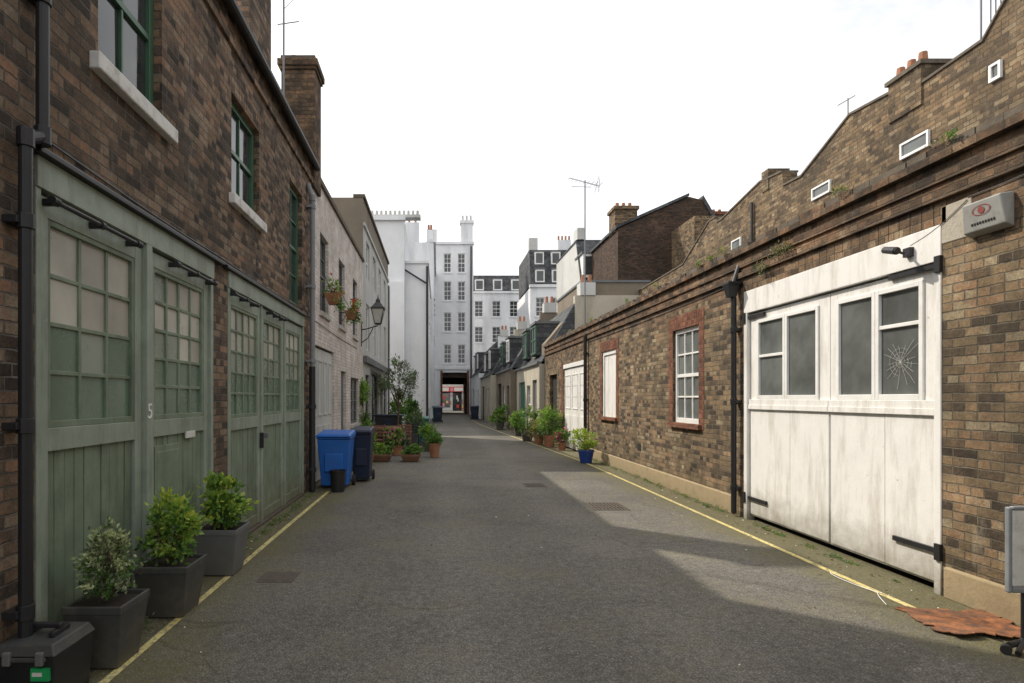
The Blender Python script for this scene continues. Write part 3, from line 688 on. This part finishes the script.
ring(.068,.078,.5,.004,markred); ring(.0,.028,.9,.004,markred)
m.obj('plain_mark',C)
m=M()
for k in range(9):
    m.pbox(P,4.44+k*.023,4.44+k*.023+.013,2.975,2.992,-.081,-.074,dark)
m.obj('small_print',C)
downpipe('downpipe',[(4.12,8.36,.05),(4.12,8.36,3.05)],.036,black,[.4,1.6,2.6],4.22)
m=M(); m.fr(4.09,8.36,3.05,3.22,.09,.1,.17,.18,black); m.box(4.0,4.2,8.26,8.46,3.22,3.26,black); m.path([(4.12,8.36,3.25),(4.2,8.36,3.5)],.036,black); m.obj('rainwater_hopper',None,.006)
downpipe('downpipe',[(4.12,16.8,.05),(4.12,16.8,3.4)],.045,black,[.4,1.6,2.9],4.22)
A=E('television_aerial'); m=M(); ax,ay=4.9,20.0
m.path([(ax,ay,3.6),(ax,ay,8.9)],.022,alu); m.path([(ax-.55,ay-.1,8.95),(ax+.5,ay+.1,8.75)],.012,alu)
for k in range(9):
    f=k/8; x=ax-.55+1.05*f; z=8.95-.2*f; l=.14+.02*k
    m.path([(x,ay-l,z-.02),(x,ay+l,z+.02)],.006,alu); 
m.path([(ax+.48,ay+.1,8.55),(ax+.52,ay+.1,9.0)],.008,alu); m.path([(ax+.4,ay-.25,8.6),(ax+.4,ay+.3,8.95)],.006,alu); m.path([(ax+.4,ay-.25,8.95),(ax+.4,ay+.3,8.6)],.006,alu)
m.path([(ax-.45,ay,8.7),(ax+.2,ay,8.68)],.008,alu)
m.obj('mast_and_elements',A)

# rear terrace wall
H=E('rear_terrace_houses'); P=PX(8.0,-1); m=M()
prof=[(-4,3.4),(-4,7.9),(7.9,7.75),(8.5,7.2),(8.8,6.88),(10.25,6.83),(10.3,7.0),(11.65,7.14),(13.2,6.52),(13.9,6.56),(13.95,6.9),(14.9,7.0),(16.9,6.68),(17.2,6.68),(17.25,6.85),(17.7,6.85),(19.6,6.0),(24,5.9),(24,3.4)]
m.poly(P,prof,0,.35,brick_b)
for (a,z),(b,w) in zip(prof[1:-2],prof[2:-1]):
    if b-a<.12: continue
    m.hexa([P(a,z+.002,-.025),P(b,w+.002,-.025),P(b,w+.002,.38),P(a,z+.002,.38),P(a,z+.045,-.025),P(b,w+.045,-.025),P(b,w+.045,.38),P(a,z+.045,.38)],coping_m)
m.pbox(P,9.9,10.62,6.5,7.16,-.03,.5,brick_b); m.pbox(P,9.86,10.66,7.16,7.23,-.07,.55,coping_m)
for a in(10.02,10.26,10.5): m.cyl(P(a,7.23,.1),P(a,7.42,.1),.075,.06,terr,8)
m.pbox(P,14.5,14.8,6.7,7.2,-.02,.5,brick_b)
m.path([P(15.2,6.6,-.05),P(15.2,3.7,-.05)],.035,black)
m.obj('walls',H)
m=M()
for a0,a1,z0,z1 in((9.75,10.35,5.75,6.02),(12.2,12.8,5.85,6.1),(8.5,8.68,6.2,6.45),(15.8,16.3,5.5,5.9)):
    window(m,P,a0,a1,z0,z1,-.02,1,1,white_f,glass_grey,.035,.02,.04)
m.obj('windows',H)
m=M()
for k in range(5): m.path([P(8.58+k*.08,6.9,.2),P(8.58+k*.08,8.2,.2)],.007,black)
m.path([P(8.55,7.75,.2),P(8.92,7.75,.2)],.01,black); m.path([P(8.95,6.8,.1),P(8.95,9.2,.1)],.013,alu); m.path([P(12.0,6.9,.2),P(12.0,7.65,.2)],.012,alu); m.path([P(11.8,7.6,.2),P(12.3,7.65,.2)],.01,alu)
m.obj('roof_railings',H)

H=E('brown_rendered_building'); m=M(); P=PY(23.9)
m.poly(P,[(4.3,3.0),(4.3,3.85),(5.75,5.6),(5.75,6.25),(8.4,6.25),(8.4,3.0)],0,5,render_b)
m.pbox(P,5.7,8.45,6.25,6.34,-.06,5,lead)
m.obj('walls',H)
H=E('dark_brick_gable_house'); m=M(); P=PY(28)
m.poly(P,[(8.4,3),(8.4,9.55),(11.7,11.05),(12.3,10.9),(13.2,9.3),(13.2,3)],0,7,brick_d)
m.pbox(P,8.35,9.4,9.5,10.55,.3,1.3,brick_b); m.pbox(P,8.28,9.47,10.55,10.7,.22,1.38,brick_b)
for x in(8.6,8.9,9.2): m.cyl((x,28.8,10.7),(x,28.8,11.0),.1,.08,terr,8)
m.pbox(P,12.7,13.8,8,10.35,.5,1.5,brick_d); m.pbox(P,12.62,13.88,10.35,10.5,.42,1.58,brick_red)
for x in(12.95,13.3,13.6): m.cyl((x,29,10.5),(x,29,10.75),.1,.08,terr,8)
m.pbox(P,10.9,11.9,3,9.4,-2.5,-.01,brick_b); m.pbox(P,11.9,15,3,8.6,-1.5,-.01,brick_b)
m.poly(P,[(8.3,9.56),(11.7,11.07),(11.7,11.2),(8.3,9.69)],-.08,7,slate); m.poly(P,[(12.3,10.92),(13.3,9.12),(13.45,9.2),(12.35,11.1)],-.08,7,slate)
m.obj('walls',H)
H=E('white_dormer_house'); m=M()
m.poly(PX(7.9,-1),[(33,3),(33,8.0),(34.2,10.6),(40,10.6),(40,3)],0,3.4,render_g)
m.poly(PX(7.85,-1),[(32.9,8.0),(34.15,10.65),(40,10.65),(40,10.6),(34.2,10.55),(33,7.9)],0,3.5,slate)
for x in(8.35,9.4,10.45):
    for z,yy in((8.25,33.0),(6.3,32.8)):
        m.box(x-.42,x+.42,yy-.2,yy+1.5,z,z+1.3,white_f); m.box(x-.3,x+.3,yy-.23,yy-.1,z+.15,z+1.15,glass); m.box(x-.5,x+.5,yy-.26,yy+1.5,z+1.3,z+1.4,lead)
m.box(7.9,8.3,34,35,10.65,11.3,render_g)
m.obj('mansard',H)

# ------------------------------------------------------------------ mews row far right
def mews(name,X,y0,y1,ez,rise,run,wmat,rmat,ops,dorm,fm=white_f):
    H=E(name); P=PX(X,-1); m=M()
    wall(m,P,y0,y1,0,ez,ops,wmat,.15); shell(m,P,y0,y1,0,ez,5,wmat,lead)
    m.pbox(P,y0,y1,ez+.002,ez+.1,-.1,.1,lead)
    m.obj('walls',H); m=M()
    Q=PY(y0+.01)
    m.poly(Q,[(X+.1,ez+.1),(X+.1+run,ez+rise),(X+5,ez+rise),(X+5,ez+.1)],0,y1-y0-.02,rmat)
    m.box(X+.1+run,X+5,y0-.05,y0+.25,ez,ez+rise+.3,wmat); m.box(X+.3+run,X+.9+run,y0-.1,y0+.5,ez+rise+.3,ez+rise+.8,render_g)
    for k in range(2): m.cyl((X+.48+run+k*.26,y0+.2,ez+rise+.8),(X+.48+run+k*.26,y0+.2,ez+rise+1.15),.09,.07,terr,8)
    m.obj('roof',H); m=M()
    for (a,b,fmm) in dorm:
        m.pbox(P,a,b,ez+.45,ez+1.75,.12,1.6,slate); window(m,P,a+.05,b-.05,ez+.5,ez+1.7,.09,2,2,fmm,glass,.08,.03,.05,True); m.pbox(P,a-.06,b+.06,ez+1.752,ez+1.85,.03,1.7,lead)
    for o in ops:
        if o[2]<.1: m.pbox(P,o[0],o[1],.02,o[3],.1,.15,random.choice([lead,dark,dkgreen,black]))
        else: window(m,P,o[0],o[1],o[2],o[3],.1,2,3,fm,glass,.06,.03,.05,True)
    m.obj('openings',H)
mews('cream_mews_cottage',4.0,23.7,30.5,3.0,2.4,1.3,render_c,slate,[(24.3,25.4,0,2.4),(26,27,.9,2.2),(27.6,29.6,0,2.4)],[(25,26.4,green),(27.6,29,green)])
mews('brown_mews_cottage',3.7,30.6,38,3.1,2.6,1.4,render_b,slate,[(31.2,32.2,0,2.3),(33,34.2,.9,2.3),(35,37.2,0,2.5)],[(32,33.2,white_f),(35,36.2,green)])
mews('cream_mews_cottage',3.35,38.1,47,3.1,2.6,1.4,render_c,slate,[(39,40,0,2.3),(41,42.2,.9,2.3),(43.5,45.7,0,2.5)],[(39.5,40.7,white_f),(43.5,44.7,white_f)])
mews('white_mews_cottage',3.2,47.1,59,3.6,2.6,1.4,render_w,slate,[(48,49,0,2.3),(50.5,51.7,.9,2.3),(53.5,55.7,0,2.5)],[(49.5,50.7,white_f),(53.5,54.7,white_f)])

# ------------------------------------------------------------------ street objects
def bin_(name,x,y,w,d,h,bm,lm):
    B=E(name); m=M()
    m.fr(x,y,.06,h*.86,w*.78,d*.74,w*.98,d*.95,bm); 
    m.box(x-w*.52,x+w*.52,y-d*.5,y+d*.5,h*.862,h*.9,bm)
    m.box(x-w*.28,x+w*.28,y-d*.47,y-d*.40,h*.3,h*.62,bm)
    m.obj('body',B,.02,seg=3); m=M()
    m.hexa([(x-w*.54,y-d*.56,h*.905),(x+w*.54,y-d*.56,h*.905),(x+w*.54,y+d*.5,h*.905),(x-w*.54,y+d*.5,h*.905),(x-w*.48,y-d*.50,h*.955),(x+w*.48,y-d*.50,h*.955),(x+w*.5,y+d*.48,h),(x-w*.5,y+d*.48,h)],lm)
    m.obj('lid',B,.02,seg=3); m=M()
    for s in(-1,1):
        m.cyl((x+s*w*.42,y+d*.42,.1),(x+s*w*.52,y+d*.42,.1),.1,.1,rubber,16)
        m.box(x+s*w*.38-.02,x+s*w*.38+.02,y+d*.45,y+d*.6,h*.84,h*.9,bm)
    m.cyl((x-w*.45,y+d*.42,.1),(x+w*.45,y+d*.42,.1),.012,.012,alu,8); m.cyl((x-w*.42,y+d*.6,h*.87),(x+w*.42,y+d*.6,h*.87),.016,.016,bm,8)
    m.obj('wheels_and_handle',B)
bin_('wheelie_bin',-1.88,11.1,.60,.68,1.05,blue,blue)
bin_('wheelie_bin',-1.50,11.95,.40,.6,1.08,navy,navy)
bin_('wheelie_bin',-.62,21.3,.6,.6,1.0,dkgreen,dkgreen)
bin_('wheelie_bin',2.75,45,.6,.7,1.1,navy,navy)
bin_('wheelie_bin',.0,40,.6,.7,1.1,navy,navy); bin_('wheelie_bin',-.1,43,.6,.7,1.1,dkgreen,dkgreen)
m=M(); m.cyl((-1.76,10.55,.01),(-1.76,10.55,.36),.115,.14,black,16,False); m.cyl((-1.76,10.55,.36),(-1.76,10.55,.38),.15,.15,black,16,False); m.cyl((-1.76,10.55,.02),(-1.76,10.55,.03),.11,.11,black,16); m.obj('waste_bucket',None,.004)

def sqpot(name,x,y,w,d,h,mat,rim=.02):
    m=M(); m.fr(x,y,.012,h-.05,w*.74,d*.74,w*.97,d*.97,mat)
    a,b=w/2,d/2
    m.box(x-a,x+a,y-b,y-b+rim,h-.05,h,mat); m.box(x-a,x+a,y+b-rim,y+b,h-.05,h,mat)
    m.box(x-a,x-a+rim,y-b+rim,y+b-rim,h-.05,h,mat); m.box(x+a-rim,x+a,y-b+rim,y+b-rim,h-.05,h,mat)
    m.box(x-a+rim,x+a-rim,y-b+rim,y+b-rim,h-.052,h-.025,soil)
    return m
def potplant(name,x,y,w,h,mat,blobs,n,size,mats,seed,round_=False,**k):
    B=E(name)
    if round_:
        m=M(); m.cyl((x,y,.01),(x,y,h-.04),w*.34,w*.47,mat,20,True); m.cyl((x,y,h-.045),(x,y,h),w*.5,w*.5,mat,20,False); m.cyl((x,y,h-.05),(x,y,h-.02),w*.46,w*.46,soil,20)
        m.obj('pot',B)
    else: sqpot('pot',x,y,w,w,h,mat).obj('pot',B,.006)
    foliage('plant',B,[((x+c[0],y+c[1],h+c[2]),r) for c,r in blobs],n,size,mats,seed,origin=(x,y,h-.03),**k)
potplant('potted_shrub',-2.07,3.76,.36,.40,potgrey,[((0,0,.18),(.17,.17,.15)),((.03,0,.34),(.11,.10,.12)),((-.05,.03,.29),(.1,.1,.12))],2500,.032,[lf_d,lf_m,lf_o,lf_v,lf_v],11,narrow=.6,K=30,clump=.24)
potplant('potted_shrub',-2.05,4.62,.40,.40,potgrey,[((0,0,.16),(.18,.18,.16)),((-.02,0,.38),(.13,.13,.18)),((.1,0,.28),(.09,.1,.12))],1900,.05,[lf_d,lf_m,lf_l,lf_y],12,narrow=.5,K=24,clump=.26)
potplant('potted_shrub',-2.04,5.68,.40,.44,potlight,[((0,0,.14),(.21,.2,.13)),((-.02,0,.32),(.14,.14,.15))],1700,.055,[lf_d,lf_m,lf_l,lf_y],13,narrow=.6,K=24,clump=.26)
for i,(x,y) in enumerate([(-1.45,15.6),(-.70,15.6)]):
    potplant('planter_box',x,y,.5,.2,wood,[((0,0,.1),(.26,.24,.14))],700,.07,[lf_d,lf_m,lf_l],20+i)
potplant('potted_shrub',-.1,16.6,.34,.4,terr,[((0,0,.15),(.24,.22,.2))],800,.07,[lf_d,lf_m,lf_m,lf_l],24,True)
potplant('potted_shrub',-2.0,16.2,.4,.4,potgrey,[((0,0,.2),(.25,.25,.25)),((.1,0,.45),(.15,.15,.2))],800,.08,[lf_d,lf_m,lf_l],25)
potplant('potted_shrub',-1.2,17.3,.4,.3,terr,[((0,0,.2),(.3,.25,.25))],800,.08,[lf_d,lf_d,lf_m,lf_l,pinkfl],26,True)
potplant('potted_shrub',-.3,18.6,.4,.35,potgrey,[((0,0,.2),(.25,.25,.3))],800,.08,[lf_d,lf_m,lf_l],27)
potplant('potted_shrub',-2.0,13.6,.3,.3,potgrey,[((0,0,.2),(.18,.25,.25))],600,.07,[lf_d,lf_m,lf_l],29)
potplant('potted_shrub',-1.7,14.6,.3,.35,terr,[((0,0,.25),(.16,.18,.3))],600,.07,[lf_d,lf_m,lf_l],61,True)
potplant('potted_shrub',-.85,19.6,.4,.5,potlight,[((0,0,.3),(.3,.3,.35))],800,.09,[lf_d,lf_o,lf_m],62)
potplant('potted_shrub',-1.0,23.2,.5,.5,potgrey,[((0,0,.5),(.35,.35,.55))],900,.11,[lf_d,lf_d,lf_m],63)
potplant('potted_shrub',-1.7,25.5,.5,.5,terr,[((0,0,.6),(.4,.4,.7))],900,.12,[lf_d,lf_m,lf_l],64,True)
potplant('potted_shrub',-1.2,29,.5,.5,potgrey,[((0,0,.5),(.4,.4,.6))],700,.13,[lf_d,lf_m],65)
potplant('climbing_plant',-2.15,17.7,.3,.3,terr,[((0,0,.6),(.15,.3,.6)),((-.03,.1,1.5),(.12,.35,.5))],1300,.08,[lf_d,lf_d,lf_m,lf_l],66,True)
T=E('olive_tree'); m=M(); tx,ty=-1.35,19.9
m.cyl((tx,ty,.4),(tx+.05,ty,1.3),.045,.035,bark,8); 
for dx,dy,dz in((-.35,.1,2.2),(.4,0,2.3),(.05,.2,2.6),(-.1,-.3,2.1)): m.cyl((tx+.05,ty,1.3),(tx+dx,ty+dy,dz),.03,.01,bark,6)
m.cyl((tx,ty,.01),(tx,ty,.45),.2,.27,potgrey,16); m.obj('trunk',T)
foliage('crown',T,[((tx-.3,ty,2.1),(.38,.35,.38)),((tx+.35,ty,2.2),(.38,.35,.35)),((tx,ty,2.65),(.32,.3,.3)),((tx+.15,ty,1.75),(.3,.3,.25))],2200,.09,[lf_d,lf_o,lf_o,lf_m],31,narrow=.35,K=12,clump=.3)
T=E('garden_table'); m=M(); x0,x1,y0,y1=-1.95,-1.15,18.0,19.5
for k in range(6): m.box(x0+k*.135,x0+k*.135+.12,y0,y1,.72,.75,wood)
for x in(x0+.05,x1-.1):
    for y in(y0+.1,y1-.15): m.box(x,x+.06,y,y+.06,.01,.72,wood)
m.obj('slats_and_legs',T,.004)
def chair(x,y,mat):
    C=E('garden_chair'); m=M()
    for k in range(5): m.box(x-.2,x+.2,y-.2+k*.082,y-.2+k*.082+.07,.43,.45,mat)
    for sx in(-.2,.17):
        m.box(x+sx,x+sx+.03,y-.2,y-.17,.01,.43,mat); m.box(x+sx,x+sx+.03,y+.19,y+.22,.01,.88,mat); m.box(x+sx,x+sx+.03,y-.2,y+.19,.62,.65,mat); m.box(x+sx,x+sx+.03,y-.2,y-.17,.45,.62,mat)
    for k in range(4): m.box(x-.17,x+.17,y+.195,y+.215,.52+k*.09,.58+k*.09,mat)
    m.obj('seat_and_frame',C,.003)
chair(-1.0,17.9,wood); chair(-.8,18.9,black); chair(-1.75,17.4,wood)
B=E('storage_chest'); m=M(); m.box(-2.2,-1.3,21.0,21.9,.02,1.0,black); m.box(-1.9,-1.6,20.98,21.0,.2,.9,navy); m.obj('body',B,.02)
m=M(); m.box(-2.25,-1.25,20.95,21.95,1.0,1.06,navy); m.obj('lid',B,.02)
potplant('potted_shrub',3.75,15.2,.42,.34,blueglaze,[((0,0,.2),(.3,.28,.22)),((-.1,0,.38),(.2,.2,.14))],1100,.08,[lf_m,lf_y,lf_l,lf_y],41,True,narrow=.3)
potplant('potted_shrub',3.75,20.2,.45,.4,terr,[((0,0,.3),(.4,.4,.4)),((.1,0,.7),(.3,.3,.35))],1200,.12,[lf_d,lf_m,lf_l],42,True,narrow=.3)
potplant('potted_shrub',3.6,21.4,.4,.35,terr,[((0,0,.3),(.35,.35,.35))],900,.12,[lf_m,lf_gy,lf_l],43,True,narrow=.25)
potplant('potted_shrub',3.4,22.9,.4,.3,potgrey,[((0,0,.3),(.35,.35,.35)),((.2,0,.7),(.25,.2,.3))],900,.12,[lf_d,lf_m,lf_l],44,narrow=.25)
potplant('potted_shrub',3.9,18.9,.3,.25,terr,[((0,0,.2),(.22,.22,.2))],500,.09,[lf_d,lf_m,pinkfl],48,True)
potplant('potted_shrub',3.5,26,.4,.4,potgrey,[((0,0,.3),(.35,.35,.45))],700,.12,[lf_d,lf_m,lf_l],45)
potplant('potted_shrub',3.2,31,.4,.4,potgrey,[((0,0,.3),(.35,.35,.5))],700,.14,[lf_d,lf_m,lf_l],46)
blobs=[]
rn=random.Random(5)
for _ in range(46): 
    y=rn.uniform(8.6,16.8); blobs.append(((4.12-rn.uniform(0,.08),y,.03),(.05,.10,.04*rn.uniform(.4,1.6))))
for _ in range(16): blobs.append(((4.1,rn.uniform(5.1,8.2),.015),(.05,.10,.02)))
for _ in range(34): blobs.append(((-2.2+rn.uniform(0,.14),rn.uniform(3,10.4),.02),(.06,.10,.03)))
foliage('gutter_weeds',None,blobs,5200,.026,[lf_d,lf_o,lf_m,lf_gy],51,K=4,clump=.5,narrow=.35)
blobs=[((4.14,y,3.76+rn.uniform(0,.03)),(.06,.12,.05)) for y in (4.9,6.2,8.7,9.1,9.5,11.3,13.2,16.3,19.0)]
blobs+=[((4.12,7.3,3.42),(.05,.25,.08)),((4.12,7.7,3.3),(.04,.15,.1))]
foliage('wall_top_weeds',None,blobs,1100,.04,[lf_d,lf_o,lf_gy,lf_m],52,K=5,clump=.5,narrow=.3)
m=M()
for k in range(700):
    q=rn.random()
    if q<.42: x=4.1-abs(rn.gauss(0,.25)); y=rn.uniform(3.2,17)
    elif q<.8: x=-2.2+abs(rn.gauss(0,.2)); y=rn.uniform(3,14)
    else: x=rn.uniform(-1.9,3.7); y=rn.uniform(2.6,16)
    s=rn.uniform(.007,.022); t=rn.uniform(0,6.28); c,d=math.cos(t)*s,math.sin(t)*s
    m.face([(x-c,y-d,.010),(x+d*.5,y-c*.5,.010+rn.uniform(.001,.01)),(x+c,y+d,.011),(x-d*.5,y+c*.5,.012)],rn.choice([lf_gy,lf_b,lf_b,lf_o,soil,signw,lf_b]))
m.obj('fallen_leaves')

B=E('tool_case'); m=M()
m.hexa([(-2.28,3.12,.01),(-2.0,3.12,.01),(-2.0,3.44,.01),(-2.28,3.44,.01),(-2.285,3.1,.31),(-1.985,3.1,.31),(-1.985,3.46,.31),(-2.285,3.46,.31)],black)
m.hexa([(-2.29,3.09,.313),(-1.975,3.09,.313),(-1.975,3.47,.313),(-2.29,3.47,.313),(-2.27,3.11,.37),(-2.0,3.11,.37),(-2.0,3.44,.37),(-2.27,3.44,.37)],potgrey)
m.box(-2.25,-2.02,3.085,3.1,.285,.31,potgrey)
m.obj('case',B,.012,seg=3); m=M()
m.box(-2.23,-2.2,3.2,3.35,.37,.40,black); m.box(-2.08,-2.05,3.2,3.35,.37,.40,black); m.box(-2.23,-2.05,3.255,3.295,.40,.425,black)
for x in(-2.24,-2.07): m.box(x,x+.04,3.075,3.1,.27,.34,potlight)
m.obj('handle',B,.006)
m=M(); m.box(-2.10,-2.005,3.09,3.108,.19,.255,labelg); m.box(-2.09,-2.04,3.0875,3.0895,.215,.235,signw); m.obj('label',B)

def grate(name,x,y,w,d,n):
    m=M(); m.box(x-w/2,x+w/2,y-d/2,y-d/2+.03,.003,.012,ironm); m.box(x-w/2,x+w/2,y+d/2-.03,y+d/2,.003,.012,ironm)
    m.box(x-w/2,x-w/2+.03,y-d/2+.03,y+d/2-.03,.003,.012,ironm); m.box(x+w/2-.03,x+w/2,y-d/2+.03,y+d/2-.03,.003,.012,ironm)
    m.box(x-w/2+.03,x+w/2-.03,y-d/2+.03,y+d/2-.03,.003,.0055,dark)
    for k in range(n):
        a=x-w/2+.03+(w-.06)*(k+.5)/n; m.box(a-.015,a+.015,y-d/2+.03,y+d/2-.03,.0055,.011,ironm)
    for k in (1,2): 
        b=y-d/2+.03+(d-.06)*k/3; m.box(x-w/2+.03,x+w/2-.03,b-.012,b+.012,.0055,.0125,ironm)
    m.obj(name)
grate('drain_grate',2.55,9.1,.55,.62,9); grate('drain_grate',1.82,11.3,.4,.45,7)
m=M(); m.box(-1.62,-1.3,5.35,5.67,.003,.009,ironm); m.box(-1.58,-1.34,5.39,5.63,.009,.0105,ironm); m.obj('access_cover',None,.002)

m=M(); n=14; rn=random.Random(3)
G=[[None]*(n+1) for _ in range(n+1)]
for i in range(n+1):
    for j in range(n+1):
        u,v=i/n,j/n; x=3.5+.60*u+.08*v; y=4.12+.58*v-.08*u
        if i in(0,n) or j in(0,n): x+=rn.uniform(-.028,.028); y+=rn.uniform(-.028,.028)
        z=.014+.02*max(0,u-.8)*5*rn.uniform(.7,1)+.035*(1-v)**5*(.6+.4*math.sin(u*5))
        G[i][j]=(x,y,z)
for i in range(n):
    for j in range(n):
        if (i,j) in((0,0),(n-1,0),(0,n-1),(0,4),(5,0),(9,n-1)): continue
        m.face([G[i][j],G[i+1][j],G[i+1][j+1],G[i][j+1]],rust)
o=m.obj('rusty_metal_sheet'); sd=o.modifiers.new('s','SOLIDIFY'); sd.thickness=.006

B=E('portable_sign'); m=M(); s_=-.125
m.box(3.86+s_,4.15+s_,3.9,3.93,.42,.92,signw); m.box(3.835+s_,3.86+s_,3.895,3.935,.38,.94,greyp); m.box(3.86+s_,4.15+s_,3.895,3.935,.92,.945,greyp); m.box(3.86+s_,4.15+s_,3.895,3.935,.38,.42,greyp)
m.obj('board',B,.012,seg=3); m=M()
m.path([(3.95+s_,3.92,.4),(3.95+s_,3.92,.07)],.014,black); m.path([(3.80+s_,3.86,.06),(4.12+s_,3.98,.06)],.02,black); m.cyl((3.76+s_,3.84,.035),(3.80+s_,3.88,.035),.03,.03,rubber,12)
m.cyl((3.8+s_,3.8,.03),(3.95+s_,3.92,.07),.018,.018,black,8)
m.obj('stand',B)
m=M(); pts=[]
for k in range(26):
    t=k/25; pts.append((3.55+.22*t+.10*math.sin(t*5),4.75+.75*t+.12*math.sin(t*8),.014))
m.path(pts,.003,cable_m,6); m.obj('loose_cable')

# ------------------------------------------------------------------ light, sky
SUN_EL=45; az=50
sd=bpy.data.lights.new('sun','SUN'); sd.energy=4.8; sd.angle=R(.8); sd.color=(1,.91,.78)
so=bpy.data.objects.new('sun',sd); scene.collection.objects.link(so)
D=Vector((-math.sin(R(az))*math.cos(R(SUN_EL)),math.cos(R(az))*math.cos(R(SUN_EL)),math.sin(R(SUN_EL))))
so.rotation_euler=D.to_track_quat('Z','Y').to_euler()
w=bpy.data.worlds.new('World'); scene.world=w; w.use_nodes=True; nt=w.node_tree
bg=nt.nodes['Background']; bg.inputs[1].default_value=.15
sky=N(nt,'ShaderNodeTexSky',sky_type='NISHITA'); sky.sun_disc=False; sky.sun_elevation=R(SUN_EL); sky.sun_rotation=R(-az); sky.dust_density=2.5
tc=N(nt,'ShaderNodeTexCoord'); s=N(nt,'ShaderNodeSeparateXYZ'); L(nt,tc.outputs['Generated'],s.inputs[0])
zz=mth(nt,'ADD',mth(nt,'MAXIMUM',s.outputs[2],0.0),.25)
cb=N(nt,'ShaderNodeCombineXYZ'); L(nt,mth(nt,'DIVIDE',s.outputs[0],zz),cb.inputs[0]); L(nt,mth(nt,'DIVIDE',s.outputs[1],zz),cb.inputs[1])
n1=noise(nt,cb.outputs[0],1.9,9,.66)
cov=mth(nt,'ADD',n1,mth(nt,'MULTIPLY',s.outputs[0],-.30))
f=ramp(nt,cov,[(.24,.90),(.44,1.0)])
br=ramp(nt,cov,[(.26,(.70,.715,.735)),(.42,(.86,.865,.875)),(.56,(1.1,1.1,1.1))])
cv=N(nt,'ShaderNodeVectorMath',operation='SCALE'); L(nt,br,cv.inputs[0]); cv.inputs['Scale'].default_value=9.3
L(nt,mixc(nt,f,sky.outputs[0],cv.outputs[0]),bg.inputs[0])

# ------------------------------------------------------------------ camera
cd=bpy.data.cameras.new('camera'); co=bpy.data.objects.new('camera',cd); scene.collection.objects.link(co)
co.location=(0,0,1.65); co.rotation_euler=(R(90),0,0); cd.sensor_width=36; cd.lens=600/1024*36; cd.shift_x=74/1024; cd.shift_y=56.5/1024
cd.clip_start=.05; cd.clip_end=2000; scene.camera=co
scene.view_settings.view_transform='Standard'; scene.view_settings.look='None'; scene.view_settings.exposure=0
